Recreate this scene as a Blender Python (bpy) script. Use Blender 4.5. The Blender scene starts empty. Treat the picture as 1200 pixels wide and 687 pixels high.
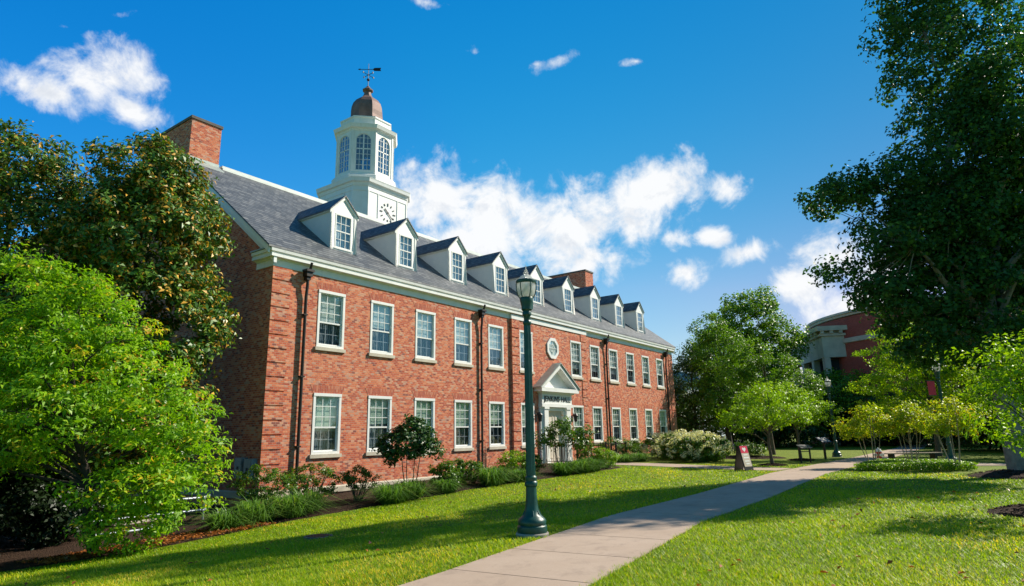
import bpy, math, random
import numpy as np
from mathutils import Matrix, Vector
PI = math.pi
scn = bpy.context.scene
COL = scn.collection

# ---------------------------------------------------------------- camera
CAM = Vector((-31.2652, -19.9382, 1.7))
Rv = Vector((0.59088, -0.80653, -0.01936)); Uv = Vector((-0.16618, -0.14516, 0.97535)); Fv = Vector((0.78946, 0.5731, 0.2198))
cd = bpy.data.cameras.new('camera'); cam = bpy.data.objects.new('camera', cd); COL.objects.link(cam)
m = Matrix.Identity(4)
for i in range(3):
    m[i][0] = Rv[i]; m[i][1] = Uv[i]; m[i][2] = -Fv[i]; m[i][3] = CAM[i]
cam.matrix_world = m
cd.sensor_width = 36; cd.lens = 36 * 735.716 / 1200; cd.clip_start = 0.1; cd.clip_end = 5000
scn.camera = cam

# ---------------------------------------------------------------- sun, sky, exposure
SUN_AZ, SUN_EL = math.radians(119), math.radians(37.5)      # azimuth from +Y towards +X
SUN_D = Vector((math.sin(SUN_AZ) * math.cos(SUN_EL), math.cos(SUN_AZ) * math.cos(SUN_EL), math.sin(SUN_EL)))
sl = bpy.data.lights.new('sun', 'SUN'); sun = bpy.data.objects.new('sun', sl); COL.objects.link(sun)
sl.energy = 4.6; sl.angle = math.radians(0.53); sl.color = (1.0, 0.92, 0.78)
sun.rotation_euler = SUN_D.to_track_quat('Z', 'Y').to_euler()
sun.location = (0, 0, 60)
SKY_STRENGTH = 0.10
vs = scn.view_settings
vs.view_transform = 'Standard'; vs.look = 'None'; vs.exposure = 0.68; vs.gamma = 1.0; vs.use_curve_mapping = False
scn.cycles.max_bounces = 6; scn.cycles.transparent_max_bounces = 12
scn.cycles.diffuse_bounces = 3; scn.cycles.glossy_bounces = 3; scn.cycles.transmission_bounces = 3
scn.cycles.use_denoising = True
scn.cycles.sample_clamp_indirect = 6

CLOUDS = [
(0.2779, 0.846, 0.4551, 0.6566, -0.5378, 0.5288, -0.6973, -0.1657, 0.6973, 0.0637, 0.0461),
(0.2367, 0.8739, 0.4245, 0.9502, -0.3096, 0.0352, -0.1651, -0.4045, 0.8995, 0.0615, 0.0273),
(0.309, 0.8483, 0.43, 0.9389, -0.2502, -0.2364, 0.0885, -0.4881, 0.8683, 0.0477, 0.0269),
(0.2287, 0.8362, 0.4984, 0.9297, -0.3439, 0.1317, -0.2826, -0.4371, 0.8539, 0.0187, 0.0122),
(0.2712, 0.8065, 0.5254, 0.7376, -0.5382, 0.4078, -0.6124, -0.2788, 0.7397, 0.0395, 0.0135),
(0.6903, 0.6299, 0.3561, 0.5827, -0.7957, 0.1652, -0.4095, -0.1118, 0.9054, 0.0803, 0.0627),
(0.7401, 0.5756, 0.3477, 0.6152, -0.766, -0.1865, -0.1894, -0.3732, 0.9082, 0.101, 0.0792),
(0.7897, 0.5205, 0.3248, 0.5567, -0.8036, -0.2103, -0.1815, -0.3647, 0.9133, 0.094, 0.073),
(0.7292, 0.6195, 0.2906, 0.6116, -0.7911, -0.0115, -0.2431, -0.2017, 0.9488, 0.0947, 0.0537),
(0.8413, 0.4427, 0.3102, 0.294, -0.8955, 0.3343, -0.4502, 0.1788, 0.8748, 0.0909, 0.0561),
(0.8629, 0.3555, 0.3591, 0.2896, -0.9476, 0.1351, -0.4097, 0.0048, 0.9122, 0.0769, 0.0467),
(0.8621, 0.3936, 0.3191, 0.4104, -0.9074, -0.0902, -0.2776, -0.2186, 0.9355, 0.0643, 0.0524),
(0.8442, 0.4616, 0.2726, 0.464, -0.8837, -0.0618, -0.2299, -0.1875, 0.955, 0.0662, 0.0402),
(0.8987, 0.2561, 0.356, 0.3093, -0.9399, -0.1447, -0.3106, -0.2437, 0.9188, 0.0286, 0.0275),
(0.9135, 0.3294, 0.2389, 0.2757, -0.9458, 0.1715, -0.2931, 0.0872, 0.9521, 0.0374, 0.0235),
(0.9339, 0.2475, 0.2579, 0.1926, -0.9702, 0.1472, -0.296, 0.0855, 0.9514, 0.0445, 0.0204),
(0.8951, 0.3399, 0.2885, 0.3674, -0.9249, -0.0982, -0.2419, -0.197, 0.9501, 0.0277, 0.0183),
(0.9172, 0.2791, 0.2842, 0.3057, -0.9448, -0.1183, -0.243, -0.1975, 0.9497, 0.0338, 0.0154),
(0.9634, 0.1261, 0.2365, 0.0141, -0.9487, 0.3159, -0.2829, 0.2992, 0.9113, 0.0626, 0.0431),
(0.9649, 0.1758, 0.195, 0.178, -0.977, -0.1172, -0.1902, -0.1511, 0.9701, 0.0458, 0.0418),
(0.978, 0.1202, 0.1705, 0.0599, -0.9837, 0.1698, -0.2023, 0.1546, 0.967, 0.0616, 0.0333),
(0.9781, 0.0756, 0.194, 0.0752, -0.9867, -0.1441, -0.2093, -0.157, 0.9652, 0.0579, 0.0582),
(0.7217, 0.429, 0.5432, 0.3469, -0.9162, 0.2004, -0.5934, -0.049, 0.8034, 0.0677, 0.0216),
(0.5694, 0.5544, 0.6069, 0.7168, -0.6913, -0.0911, -0.3724, -0.49, 0.7882, 0.0607, 0.0157),
(0.6439, 0.5276, 0.5541, 0.622, -0.783, 0.0066, -0.4418, -0.3439, 0.8286, 0.0177, 0.0141),
(0.7068, 0.4574, 0.5397, 0.557, -0.8293, -0.0455, -0.432, -0.3361, 0.8369, 0.0204, 0.0143),
(0.7791, 0.3326, 0.5313, 0.4425, -0.8877, -0.1277, -0.4348, -0.3368, 0.8352, 0.0367, 0.0117)]

class NT:
    """small helper to write node trees"""
    def __init__(s, tree): s.t = tree; s.n = tree.nodes; s.l = tree.links
    def new(s, typ, ins=None, **props):
        nd = s.n.new(typ)
        for k, v in props.items(): setattr(nd, k, v)
        for k, v in (ins or {}).items():
            if hasattr(v, 'is_output') or isinstance(v, bpy.types.NodeSocket): s.l.new(v, nd.inputs[k])
            else: nd.inputs[k].default_value = v
        return nd
    def math(s, op, a, b=0.0, c=None, clamp=False):
        nd = s.new('ShaderNodeMath', {0: a, 1: b}, operation=op, use_clamp=clamp)
        if c is not None:
            if isinstance(c, bpy.types.NodeSocket): s.l.new(c, nd.inputs[2])
            else: nd.inputs[2].default_value = c
        return nd.outputs[0]
    def mix(s, f, a, b, blend='MIX'):
        nd = s.new('ShaderNodeMix', data_type='RGBA', blend_type=blend)
        for idx, v in ((0, f), (6, a), (7, b)):
            if isinstance(v, bpy.types.NodeSocket): s.l.new(v, nd.inputs[idx])
            else: nd.inputs[idx].default_value = v if idx == 0 else (*v[:3], 1)
        return nd.outputs[2]
    def ramp(s, f, stops, interp='LINEAR'):
        nd = s.new('ShaderNodeValToRGB', {0: f}); cr = nd.color_ramp; cr.interpolation = interp
        while len(cr.elements) < len(stops): cr.elements.new(0.5)
        for e, (p, c) in zip(cr.elements, stops): e.position = p; e.color = (*c[:3], 1) if not isinstance(c, (int, float)) else (c, c, c, 1)
        return nd.outputs[0]
    def maprange(s, v, a, b, c=0.0, d=1.0, kind='LINEAR'):
        return s.new('ShaderNodeMapRange', {0: v, 1: a, 2: b, 3: c, 4: d}, interpolation_type=kind).outputs[0]
    def noise(s, vec, scale, detail=4, rough=0.55, dist=0.0):
        return s.new('ShaderNodeTexNoise', {'Vector': vec, 'Scale': scale, 'Detail': detail, 'Roughness': rough, 'Distortion': dist}).outputs[0]

def build_world():
    w = bpy.data.worlds.new('World'); scn.world = w; w.use_nodes = True
    T = NT(w.node_tree); T.n.clear()
    sky = T.new('ShaderNodeTexSky', sky_type='NISHITA', sun_disc=False, sun_elevation=SUN_EL, sun_rotation=SUN_AZ,
                altitude=200, air_density=1.0, dust_density=0.4, ozone_density=2.2)
    hs = T.new('ShaderNodeHueSaturation', {'Hue': 0.488, 'Saturation': 1.28, 'Value': 1.0, 'Color': sky.outputs[0]}).outputs[0]
    d = T.new('ShaderNodeTexCoord').outputs['Generated']
    best = None
    for c in CLOUDS:
        C, u, v = Vector(c[0:3]), Vector(c[3:6]), Vector(c[6:9])
        w3 = u.cross(v)
        eul = Matrix((u, v, w3)).transposed().to_euler('XYZ')
        mp = T.new('ShaderNodeMapping', {'Vector': d, 'Location': C, 'Rotation': eul, 'Scale': (c[9], c[10], 0.06)}, vector_type='TEXTURE')
        ln = T.new('ShaderNodeVectorMath', {0: mp.outputs[0]}, operation='LENGTH').outputs['Value']
        g = T.math('SUBTRACT', 1.08 if 5 <= CLOUDS.index(c) <= 12 else 1.0 if CLOUDS.index(c) < len(CLOUDS) - 5 and CLOUDS.index(c) not in (3, 4) else 0.38, ln)
        best = g if best is None else T.new('ShaderNodeMath', {0: best, 1: g, 2: 0.35}, operation='SMOOTH_MAX').outputs[0]
    best = T.math('MAXIMUM', best, -1.0)
    n1 = T.noise(d, 13.0, 9, 0.62, 0.4)
    n2 = T.noise(d, 42.0, 6, 0.6, 0.3)
    nn = T.math('ADD', T.math('MULTIPLY', T.math('SUBTRACT', n1, 0.5), 3.0), T.math('MULTIPLY', T.math('SUBTRACT', n2, 0.5), 0.9))
    dens = T.math('ADD', best, nn)
    mask = T.maprange(dens, -0.15, 0.85, kind='SMOOTHSTEP')
    mask = T.math('MULTIPLY', mask, 0.97)
    thick = T.maprange(dens, 0.3, 1.5)
    ds = T.new('ShaderNodeVectorMath', {0: d, 1: tuple(Vector((SUN_D.x * .3, SUN_D.y * .3, .95)) * 0.030)}, operation='ADD').outputs[0]
    n4 = T.noise(ds, 13.0, 9, 0.62, 0.4)
    shade = T.maprange(T.math('SUBTRACT', n4, n1), -0.03, 0.16)
    ccol = T.mix(T.math('MULTIPLY', T.maprange(thick, 0.0, 0.6), shade), (6.2, 6.25, 6.3), (4.1, 4.45, 5.0))
    # a light milky haze towards the horizon
    # clear-day grading of the sky: deeper blue overhead, paler low down
    fade = T.maprange(T.new('ShaderNodeSeparateXYZ', {0: d}).outputs[2], 0.64, 0.9, 1.0, 0.25, 'SMOOTHSTEP')
    ahead = T.new('ShaderNodeVectorMath', {0: d, 1: (0.789, 0.573, 0.22)}, operation='DOT_PRODUCT').outputs['Value']
    fade = T.math('MULTIPLY', fade, T.maprange(ahead, 0.30, 0.64, 0.35, 1.0, 'SMOOTHSTEP'))
    chan = T.new('ShaderNodeSeparateColor', {0: hs}).outputs; res = []
    for i, (kx, ky, kz, k0, lo, hi) in enumerate(((2.094, 1.378, -4.965, -1.25, -2.5, 0.08), (0.837, 1.398, 0.541, -1.416, -0.45, 0.2), (0.107, 0.961, 0.761, -0.638, -0.2, 0.62))):
        dt = T.new('ShaderNodeVectorMath', {0: d, 1: (kx, ky, kz)}, operation='DOT_PRODUCT').outputs['Value']
        lg = T.math('SUBTRACT', T.math('MULTIPLY', T.math('MINIMUM', T.math('MAXIMUM', T.math('ADD', dt, k0), lo), hi), fade), 0.22)
        res.append(T.math('MULTIPLY', chan[i], T.math('EXPONENT', lg)))
    skyc = T.new('ShaderNodeCombineColor', {0: res[0], 1: res[1], 2: res[2]}).outputs[0]
    col = T.mix(mask, skyc, ccol)
    bg = T.new('ShaderNodeBackground', {'Color': col, 'Strength': SKY_STRENGTH})
    out = T.new('ShaderNodeOutputWorld', {'Surface': bg.outputs[0]})
build_world()

# ---------------------------------------------------------------- mesh helpers
class MB:
    def __init__(s): s.v = []; s.f = []; s.mi = []; s.cur = 0
    def poly(s, pts):
        b = len(s.v); s.v += [tuple(p) for p in pts]; s.f.append(tuple(range(b, b + len(pts)))); s.mi.append(s.cur); return s
    def box(s, x0, x1, y0, y1, z0, z1):
        b = len(s.v)
        s.v += [(x, y, z) for z in (z0, z1) for x, y in ((x0, y0), (x1, y0), (x1, y1), (x0, y1))]
        for q in ((3, 2, 1, 0), (4, 5, 6, 7), (0, 1, 5, 4), (1, 2, 6, 5), (2, 3, 7, 6), (3, 0, 4, 7)):
            s.f.append(tuple(b + i for i in q)); s.mi.append(s.cur)
        return s
    def obox(s, c, ax, ay, az):
        """box around centre c with half axes as vectors"""
        c, ax, ay, az = map(Vector, (c, ax, ay, az)); b = len(s.v)
        for k in (-1, 1):
            for i, j in ((-1, -1), (1, -1), (1, 1), (-1, 1)): s.v.append(tuple(c + ax * i + ay * j + az * k))
        for q in ((3, 2, 1, 0), (4, 5, 6, 7), (0, 1, 5, 4), (1, 2, 6, 5), (2, 3, 7, 6), (3, 0, 4, 7)):
            s.f.append(tuple(b + i for i in q)); s.mi.append(s.cur)
        return s
    def prism(s, pts, d):
        """polygon pts (3d, counter-clockwise seen from -d) extruded by vector d"""
        b = len(s.v); n = len(pts); d = Vector(d)
        s.v += [tuple(p) for p in pts] + [tuple(Vector(p) + d) for p in pts]
        s.f.append(tuple(b + i for i in range(n))[::-1]); s.f.append(tuple(b + n + i for i in range(n)))
        s.mi += [s.cur] * 2
        for i in range(n):
            j = (i + 1) % n; s.f.append((b + i, b + j, b + n + j, b + n + i)); s.mi.append(s.cur)
        return s
    def tube(s, pts, rad, n=8, cap=True):
        pts = [Vector(p) for p in pts]
        if isinstance(rad, (int, float)): rad = [rad] * len(pts)
        b = len(s.v); prev = None
        for i, p in enumerate(pts):
            t = (pts[min(i + 1, len(pts) - 1)] - pts[max(i - 1, 0)])
            t = t.normalized() if t.length > 1e-9 else Vector((0, 0, 1))
            a = prev if prev is not None else (Vector((1, 0, 0)) if abs(t.x) < .8 else Vector((0, 1, 0)))
            u = (a - t * a.dot(t)).normalized(); w = t.cross(u); prev = u
            for k in range(n):
                th = 2 * PI * k / n; s.v.append(tuple(p + (u * math.cos(th) + w * math.sin(th)) * rad[i]))
        for i in range(len(pts) - 1):
            for k in range(n):
                k2 = (k + 1) % n; s.f.append((b + i * n + k, b + i * n + k2, b + (i + 1) * n + k2, b + (i + 1) * n + k)); s.mi.append(s.cur)
        if cap:
            s.f.append(tuple(b + k for k in range(n))[::-1]); s.f.append(tuple(b + (len(pts) - 1) * n + k for k in range(n))); s.mi += [s.cur] * 2
        return s
    def lathe(s, c, prof, n=24, ph=0.0, cap=True, apothem=False):
        k = 1 / math.cos(PI / n) if apothem else 1.0
        b = len(s.v); m_ = len(prof)
        for r, z in prof:
            for i in range(n):
                th = ph + 2 * PI * i / n; s.v.append((c[0] + r * k * math.cos(th), c[1] + r * k * math.sin(th), c[2] + z))
        for j in range(m_ - 1):
            for i in range(n):
                i2 = (i + 1) % n; s.f.append((b + j * n + i, b + j * n + i2, b + (j + 1) * n + i2, b + (j + 1) * n + i)); s.mi.append(s.cur)
        if cap:
            s.f.append(tuple(b + i for i in range(n))[::-1]); s.f.append(tuple(b + (m_ - 1) * n + i for i in range(n))); s.mi += [s.cur] * 2
        return s
    def sweep(s, path, prof, closed=False):
        """sweep profile [(offset to the right of travel, z)] along a 2d path with mitred corners"""
        n = len(path); P = [Vector(p) for p in path]; rings = []
        for i in range(n):
            d0 = (P[i] - P[i - 1]).normalized() if (closed or i > 0) else None
            d1 = (P[(i + 1) % n] - P[i]).normalized() if (closed or i < n - 1) else None
            d0 = d0 or d1; d1 = d1 or d0
            n0 = Vector((d0.y, -d0.x)); n1 = Vector((d1.y, -d1.x))
            mi = (n0 + n1); mi = mi / max(1e-6, mi.dot(n0))
            b = len(s.v); s.v += [(P[i].x + mi.x * o, P[i].y + mi.y * o, z) for o, z in prof]; rings.append(b)
        k = len(prof)
        for i in range(n if closed else n - 1):
            a, b = rings[i], rings[(i + 1) % n]
            for j in range(k):
                j2 = (j + 1) % k; s.f.append((a + j, a + j2, b + j2, b + j)); s.mi.append(s.cur)
        if not closed:
            s.f.append(tuple(rings[0] + j for j in range(k))[::-1]); s.f.append(tuple(rings[-1] + j for j in range(k))); s.mi += [s.cur] * 2
        return s

def obj(name, mb, mat, parent=None, loc=(0, 0, 0), smooth=False, fix=True):
    me = bpy.data.meshes.new(name); me.from_pydata(mb.v, [], mb.f)
    mats = mat if isinstance(mat, (list, tuple)) else [mat]
    for q in mats: me.materials.append(q)
    if len(mats) > 1: me.polygons.foreach_set('material_index', mb.mi)
    if fix:
        import bmesh
        bm = bmesh.new(); bm.from_mesh(me); bmesh.ops.recalc_face_normals(bm, faces=bm.faces); bm.to_mesh(me); bm.free()
    if smooth:
        me.polygons.foreach_set('use_smooth', [True] * len(me.polygons))
        try: me.set_sharp_from_angle(angle=math.radians(smooth if smooth is not True else 40))
        except Exception: pass
    me.update()
    o = bpy.data.objects.new(name, me); COL.objects.link(o); o.location = loc
    if parent is not None: o.parent = parent
    return o
def npmesh(name, V, F, mat, parent=None, tint=None, loc=(0, 0, 0)):
    """fast mesh from arrays; F is (n,k) with constant k"""
    me = bpy.data.meshes.new(name); n, k = F.shape
    me.vertices.add(len(V)); me.vertices.foreach_set('co', np.ascontiguousarray(V, dtype=np.float32).ravel())
    me.loops.add(n * k); me.loops.foreach_set('vertex_index', np.ascontiguousarray(F, dtype=np.int32).ravel())
    me.polygons.add(n); me.polygons.foreach_set('loop_start', np.arange(0, n * k, k, dtype=np.int32))
    me.update(calc_edges=True)
    if tint is not None:
        at = me.attributes.new('tint', 'FLOAT', 'POINT'); at.data.foreach_set('value', np.ascontiguousarray(tint, dtype=np.float32))
    me.materials.append(mat)
    o = bpy.data.objects.new(name, me); COL.objects.link(o); o.location = loc
    if parent is not None: o.parent = parent
    return o
def tag(o, label=None, cat=None, group=None, kind=None):
    if label: o['label'] = label
    if cat: o['category'] = cat
    if group: o['group'] = group
    if kind: o['kind'] = kind
    return o
def thing(name, label, cat, loc=(0, 0, 0), group=None, rotz=0.0):
    o = bpy.data.objects.new(name, None); COL.objects.link(o); o.location = loc; o.rotation_euler = (0, 0, rotz); o.empty_display_size = 0.2
    return tag(o, label, cat, group)
def copy_tree(o, parent=None):
    c = o.copy(); COL.objects.link(c)
    if parent is not None: c.parent = parent
    for ch in o.children: copy_tree(ch, c)
    return c

# ---------------------------------------------------------------- materials
def mat(name):
    m_ = bpy.data.materials.new(name); m_.use_nodes = True; T = NT(m_.node_tree); T.n.clear(); return m_, T
def finish(T, sh): T.new('ShaderNodeOutputMaterial', {'Surface': sh})
def simple(name, col, rough=0.6, metal=0.0, var=0.12, scale=3.0, spec=0.5, bump=0.0, bscale=40.0, coat=0.0):
    m_, T = mat(name); oc = T.new('ShaderNodeTexCoord').outputs['Object']
    n = T.noise(oc, scale, 6, 0.6)
    c = T.mix(T.maprange(n, 0.3, 0.7), tuple(x * (1 - var) for x in col), tuple(min(1, x * (1 + var)) for x in col))
    ins = {'Base Color': c, 'Roughness': rough, 'Metallic': metal, 'Specular IOR Level': spec, 'Coat Weight': coat}
    if bump:
        b = T.new('ShaderNodeBump', {'Strength': bump, 'Distance': 0.01, 'Height': T.noise(oc, bscale, 5, 0.6)}); ins['Normal'] = b.outputs[0]
    finish(T, T.new('ShaderNodeBsdfPrincipled', ins).outputs[0]); return m_

def brick_mat(name, palette, mortar, L=0.165, H=0.0762, soldier=False):
    m_, T = mat(name)
    oc = T.new('ShaderNodeTexCoord').outputs['Object']
    xyz = T.new('ShaderNodeSeparateXYZ', {0: oc}).outputs
    nx = T.new('ShaderNodeSeparateXYZ', {0: T.new('ShaderNodeNewGeometry').outputs['True Normal']}).outputs
    side = T.math('GREATER_THAN', T.math('ABSOLUTE', nx[0]), 0.6)
    u = T.math('ADD', T.math('MULTIPLY', xyz[0], T.math('SUBTRACT', 1.0, side)), T.math('MULTIPLY', xyz[1], side))
    v = xyz[2]
    if soldier: u, v = v, u
    vs_ = T.math('DIVIDE', v, H); row = T.math('FLOOR', vs_); fv = T.math('FRACT', vs_)
    us = T.math('ADD', T.math('DIVIDE', u, L), T.math('MULTIPLY', T.math('FLOORED_MODULO', row, 2.0), 0.5)); colm = T.math('FLOOR', us); fu = T.math('FRACT', us)
    idv = T.new('ShaderNodeCombineXYZ', {0: colm, 1: row, 2: side}).outputs[0]
    wn = T.new('ShaderNodeTexWhiteNoise', {'Vector': idv}, noise_dimensions='3D')
    base = T.ramp(wn.outputs['Value'], palette, 'CONSTANT')
    cl = T.noise(oc, 0.35, 4, 0.6); cl2 = T.noise(oc, 9.0, 5, 0.65)
    stn = T.noise(T.new('ShaderNodeMapping', {'Vector': oc, 'Scale': (1.6, 1.6, 0.14)}).outputs[0], 1.0, 6, 0.65)
    base = T.mix(T.maprange(stn, 0.55, 0.78, 0.0, 0.28), base, (0.27, 0.075, 0.05))
    base = T.mix(T.maprange(cl, 0.35, 0.7, 0.0, 0.2), base, (0.62, 0.23, 0.12))
    base = T.mix(T.maprange(cl2, 0.40, 0.75, 0.0, 0.14), base, (0.36, 0.08, 0.045))
    mv = 0.0125 / H / 2; mu = 0.011 / L / 2
    em = T.math('MAXIMUM', T.math('GREATER_THAN', T.math('ABSOLUTE', T.math('SUBTRACT', fv, 0.5)), 0.5 - mv), T.math('GREATER_THAN', T.math('ABSOLUTE', T.math('SUBTRACT', fu, 0.5)), 0.5 - mu))
    c = T.mix(em, base, mortar)
    hgt = T.math('ADD', T.math('MULTIPLY', T.math('SUBTRACT', 1.0, em), 1.0), T.math('MULTIPLY', wn.outputs['Value'], 0.35))
    b = T.new('ShaderNodeBump', {'Strength': 0.7, 'Distance': 0.012, 'Height': hgt})
    finish(T, T.new('ShaderNodeBsdfPrincipled', {'Base Color': c, 'Roughness': 0.85, 'Specular IOR Level': 0.25, 'Normal': b.outputs[0]}).outputs[0])
    return m_
BRICKPAL = [(0.0, (0.52, 0.115, 0.055)), (0.24, (0.62, 0.17, 0.075)), (0.46, (0.40, 0.075, 0.04)), (0.60, (0.68, 0.24, 0.12)), (0.78, (0.64, 0.32, 0.20)), (0.87, (0.52, 0.28, 0.20)), (0.95, (0.24, 0.075, 0.06))]
M = {}
M['brick'] = brick_mat('red_brick', BRICKPAL, (0.50, 0.33, 0.25))
M['soldier'] = brick_mat('soldier_brick', [(0.0, (0.46, 0.11, 0.055)), (0.45, (0.54, 0.19, 0.11)), (0.75, (0.38, 0.075, 0.045))], (0.42, 0.25, 0.19), L=0.22, H=0.0762, soldier=True)
M['brick_far'] = brick_mat('far_brick', [(0.0, (0.42, 0.09, 0.07)), (0.5, (0.36, 0.07, 0.055))], (0.38, 0.14, 0.115))
def white_paint():
    m_, T = mat('white_paint'); oc = T.new('ShaderNodeTexCoord').outputs['Object']
    st = T.new('ShaderNodeMapping', {'Vector': oc, 'Scale': (6.0, 6.0, 0.5)}).outputs[0]
    c = T.mix(T.maprange(T.noise(oc, 1.6, 6), 0.3, 0.7), (0.74, 0.73, 0.69), (0.83, 0.82, 0.79))
    c = T.mix(T.maprange(T.noise(st, 1.0, 6, 0.65), 0.56, 0.78, 0, 0.45), c, (0.46, 0.43, 0.37))
    finish(T, T.new('ShaderNodeBsdfPrincipled', {'Base Color': c, 'Roughness': 0.5}).outputs[0]); return m_
M['white'] = white_paint()
M['stone'] = simple('limestone', (0.52, 0.46, 0.36), 0.85, var=0.18, scale=2.5, bump=0.3)
M['stone_far'] = simple('weathered_stone', (0.58, 0.50, 0.41), 0.9, var=0.2, scale=0.8)
M['cap'] = simple('chimney_cap_stone', (0.13, 0.115, 0.10), 0.9, var=0.25, scale=4)
M['flash'] = simple('lead_flashing', (0.36, 0.40, 0.36), 0.5, 0.3, var=0.12, scale=3)
M['ridge'] = simple('pale_ridge_metal', (0.55, 0.58, 0.54), 0.5, 0.2, var=0.1, scale=3)
M['downpipe'] = simple('dark_bronze_pipe', (0.028, 0.020, 0.016), 0.45, 0.3)
M['iron'] = simple('black_iron', (0.012, 0.012, 0.013), 0.45, 0.2)
M['lamp_green'] = simple('dark_green_enamel', (0.005, 0.058, 0.045), 0.38, 0.0, var=0.4, scale=5, bump=.25, bscale=60)
M['copper'] = simple('aged_copper', (0.20, 0.12, 0.10), 0.65, 0.15, var=0.35, scale=1.6, bump=.2, bscale=6)
M['dark_interior'] = simple('room_dark', (0.018, 0.022, 0.024), 0.8)
M['sash_white'] = M['white']
M['blind'] = simple('pale_blind', (0.76, 0.82, 0.79), 0.8, var=0.05, scale=6)
M['blind_green'] = simple('greenish_blind', (0.62, 0.72, 0.58), 0.8, var=0.06, scale=6)
M['door'] = simple('cream_door', (0.62, 0.55, 0.46), 0.5, var=0.04)
M['concrete'] = simple('rough_concrete', (0.40, 0.34, 0.29), 0.9, var=0.15, scale=6, bump=0.4)
M['galv'] = simple('galvanised_pipe', (0.45, 0.48, 0.52), 0.4, 0.6, var=0.1)
M['utility'] = simple('grey_utility_metal', (0.22, 0.25, 0.28), 0.5, 0.2, var=0.12)
M['red'] = simple('red_enamel', (0.55, 0.012, 0.035), 0.4)
M['magenta_red'] = simple('crimson_sign_face', (0.62, 0.012, 0.06), 0.45, var=0.03)
M['sign_pale'] = simple('tan_sign_face', (0.55, 0.46, 0.36), 0.6, var=0.04)
M['ink'] = simple('dark_ink', (0.03, 0.03, 0.03), 0.7)
M['hyd_red'] = simple('hydrant_red', (0.45, 0.03, 0.02), 0.4)
M['hyd_white'] = simple('hydrant_white', (0.7, 0.7, 0.68), 0.4)
M['timber'] = simple('weathered_timber', (0.30, 0.23, 0.16), 0.8, var=0.25, scale=5)
M['teal'] = simple('teal_metal_roof', (0.035, 0.15, 0.20), 0.4, 0.3, var=0.1)
M['pale_wall'] = simple('pale_wall', (0.45, 0.50, 0.54), 0.8)
M['bark'] = simple('grey_brown_bark', (0.115, 0.085, 0.06), 0.95, var=0.35, scale=7, bump=1.0, bscale=18)
M['bark_grey'] = simple('light_grey_bark', (0.22, 0.19, 0.155), 0.95, var=0.3, scale=6, bump=1.0, bscale=14)
M['bark_dark'] = simple('dark_bark', (0.04, 0.03, 0.022), 0.95, var=0.35, scale=7)
M['bark_pale'] = simple('smooth_pale_bark', (0.36, 0.27, 0.20), 0.8, var=0.25, scale=5)

def clapboard():
    m_, T = mat('white_clapboard'); oc = T.new('ShaderNodeTexCoord').outputs['Object']
    z = T.new('ShaderNodeSeparateXYZ', {0: oc}).outputs[2]
    fr = T.math('FRACT', T.math('DIVIDE', z, 0.115))
    c = T.mix(T.maprange(T.noise(oc, 3, 5), 0.3, 0.7), (0.74, 0.74, 0.72), (0.80, 0.79, 0.76))
    b = T.new('ShaderNodeBump', {'Strength': 1.0, 'Distance': 0.012, 'Height': T.math('SUBTRACT', 1.0, fr)})
    finish(T, T.new('ShaderNodeBsdfPrincipled', {'Base Color': c, 'Roughness': 0.55, 'Normal': b.outputs[0]}).outputs[0]); return m_
M['clap'] = clapboard()

def slate(name, axis):
    """slate courses running along axis 0 (x) or 1 (y)"""
    m_, T = mat(name); oc = T.new('ShaderNodeTexCoord').outputs['Object']
    xyz = T.new('ShaderNodeSeparateXYZ', {0: oc}).outputs
    u = xyz[axis]; v = T.math('DIVIDE', xyz[2], 0.145)
    row = T.math('FLOOR', v); fv = T.math('FRACT', v)
    us = T.math('ADD', T.math('DIVIDE', u, 0.26), T.math('MULTIPLY', T.math('FLOORED_MODULO', row, 2.0), 0.5)); cm = T.math('FLOOR', us); fu = T.math('FRACT', us)
    wn = T.new('ShaderNodeTexWhiteNoise', {'Vector': T.new('ShaderNodeCombineXYZ', {0: cm, 1: row, 2: 0.3}).outputs[0]}, noise_dimensions='3D').outputs['Value']
    c = T.ramp(wn, [(0.0, (0.06, 0.068, 0.078)), (0.35, (0.095, 0.105, 0.114)), (0.7, (0.13, 0.138, 0.145)), (1.0, (0.19, 0.195, 0.195))])
    c = T.mix(T.maprange(T.noise(oc, 0.5, 5), 0.35, 0.7, 0, 0.35), c, (0.115, 0.12, 0.13))
    gap = T.math('MAXIMUM', T.math('LESS_THAN', fv, 0.22), T.math('LESS_THAN', fu, 0.05))
    c = T.mix(gap, c, (0.02, 0.023, 0.028))
    b = T.new('ShaderNodeBump', {'Strength': 0.9, 'Distance': 0.02, 'Height': T.math('ADD', T.math('SUBTRACT', 1.0, fv), T.math('MULTIPLY', wn, 0.6))})
    finish(T, T.new('ShaderNodeBsdfPrincipled', {'Base Color': c, 'Roughness': 0.6, 'Specular IOR Level': 0.4, 'Normal': b.outputs[0]}).outputs[0]); return m_
M['slate'] = slate('grey_slate', 0); M['slate_y'] = slate('grey_slate_dormer', 1)

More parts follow.
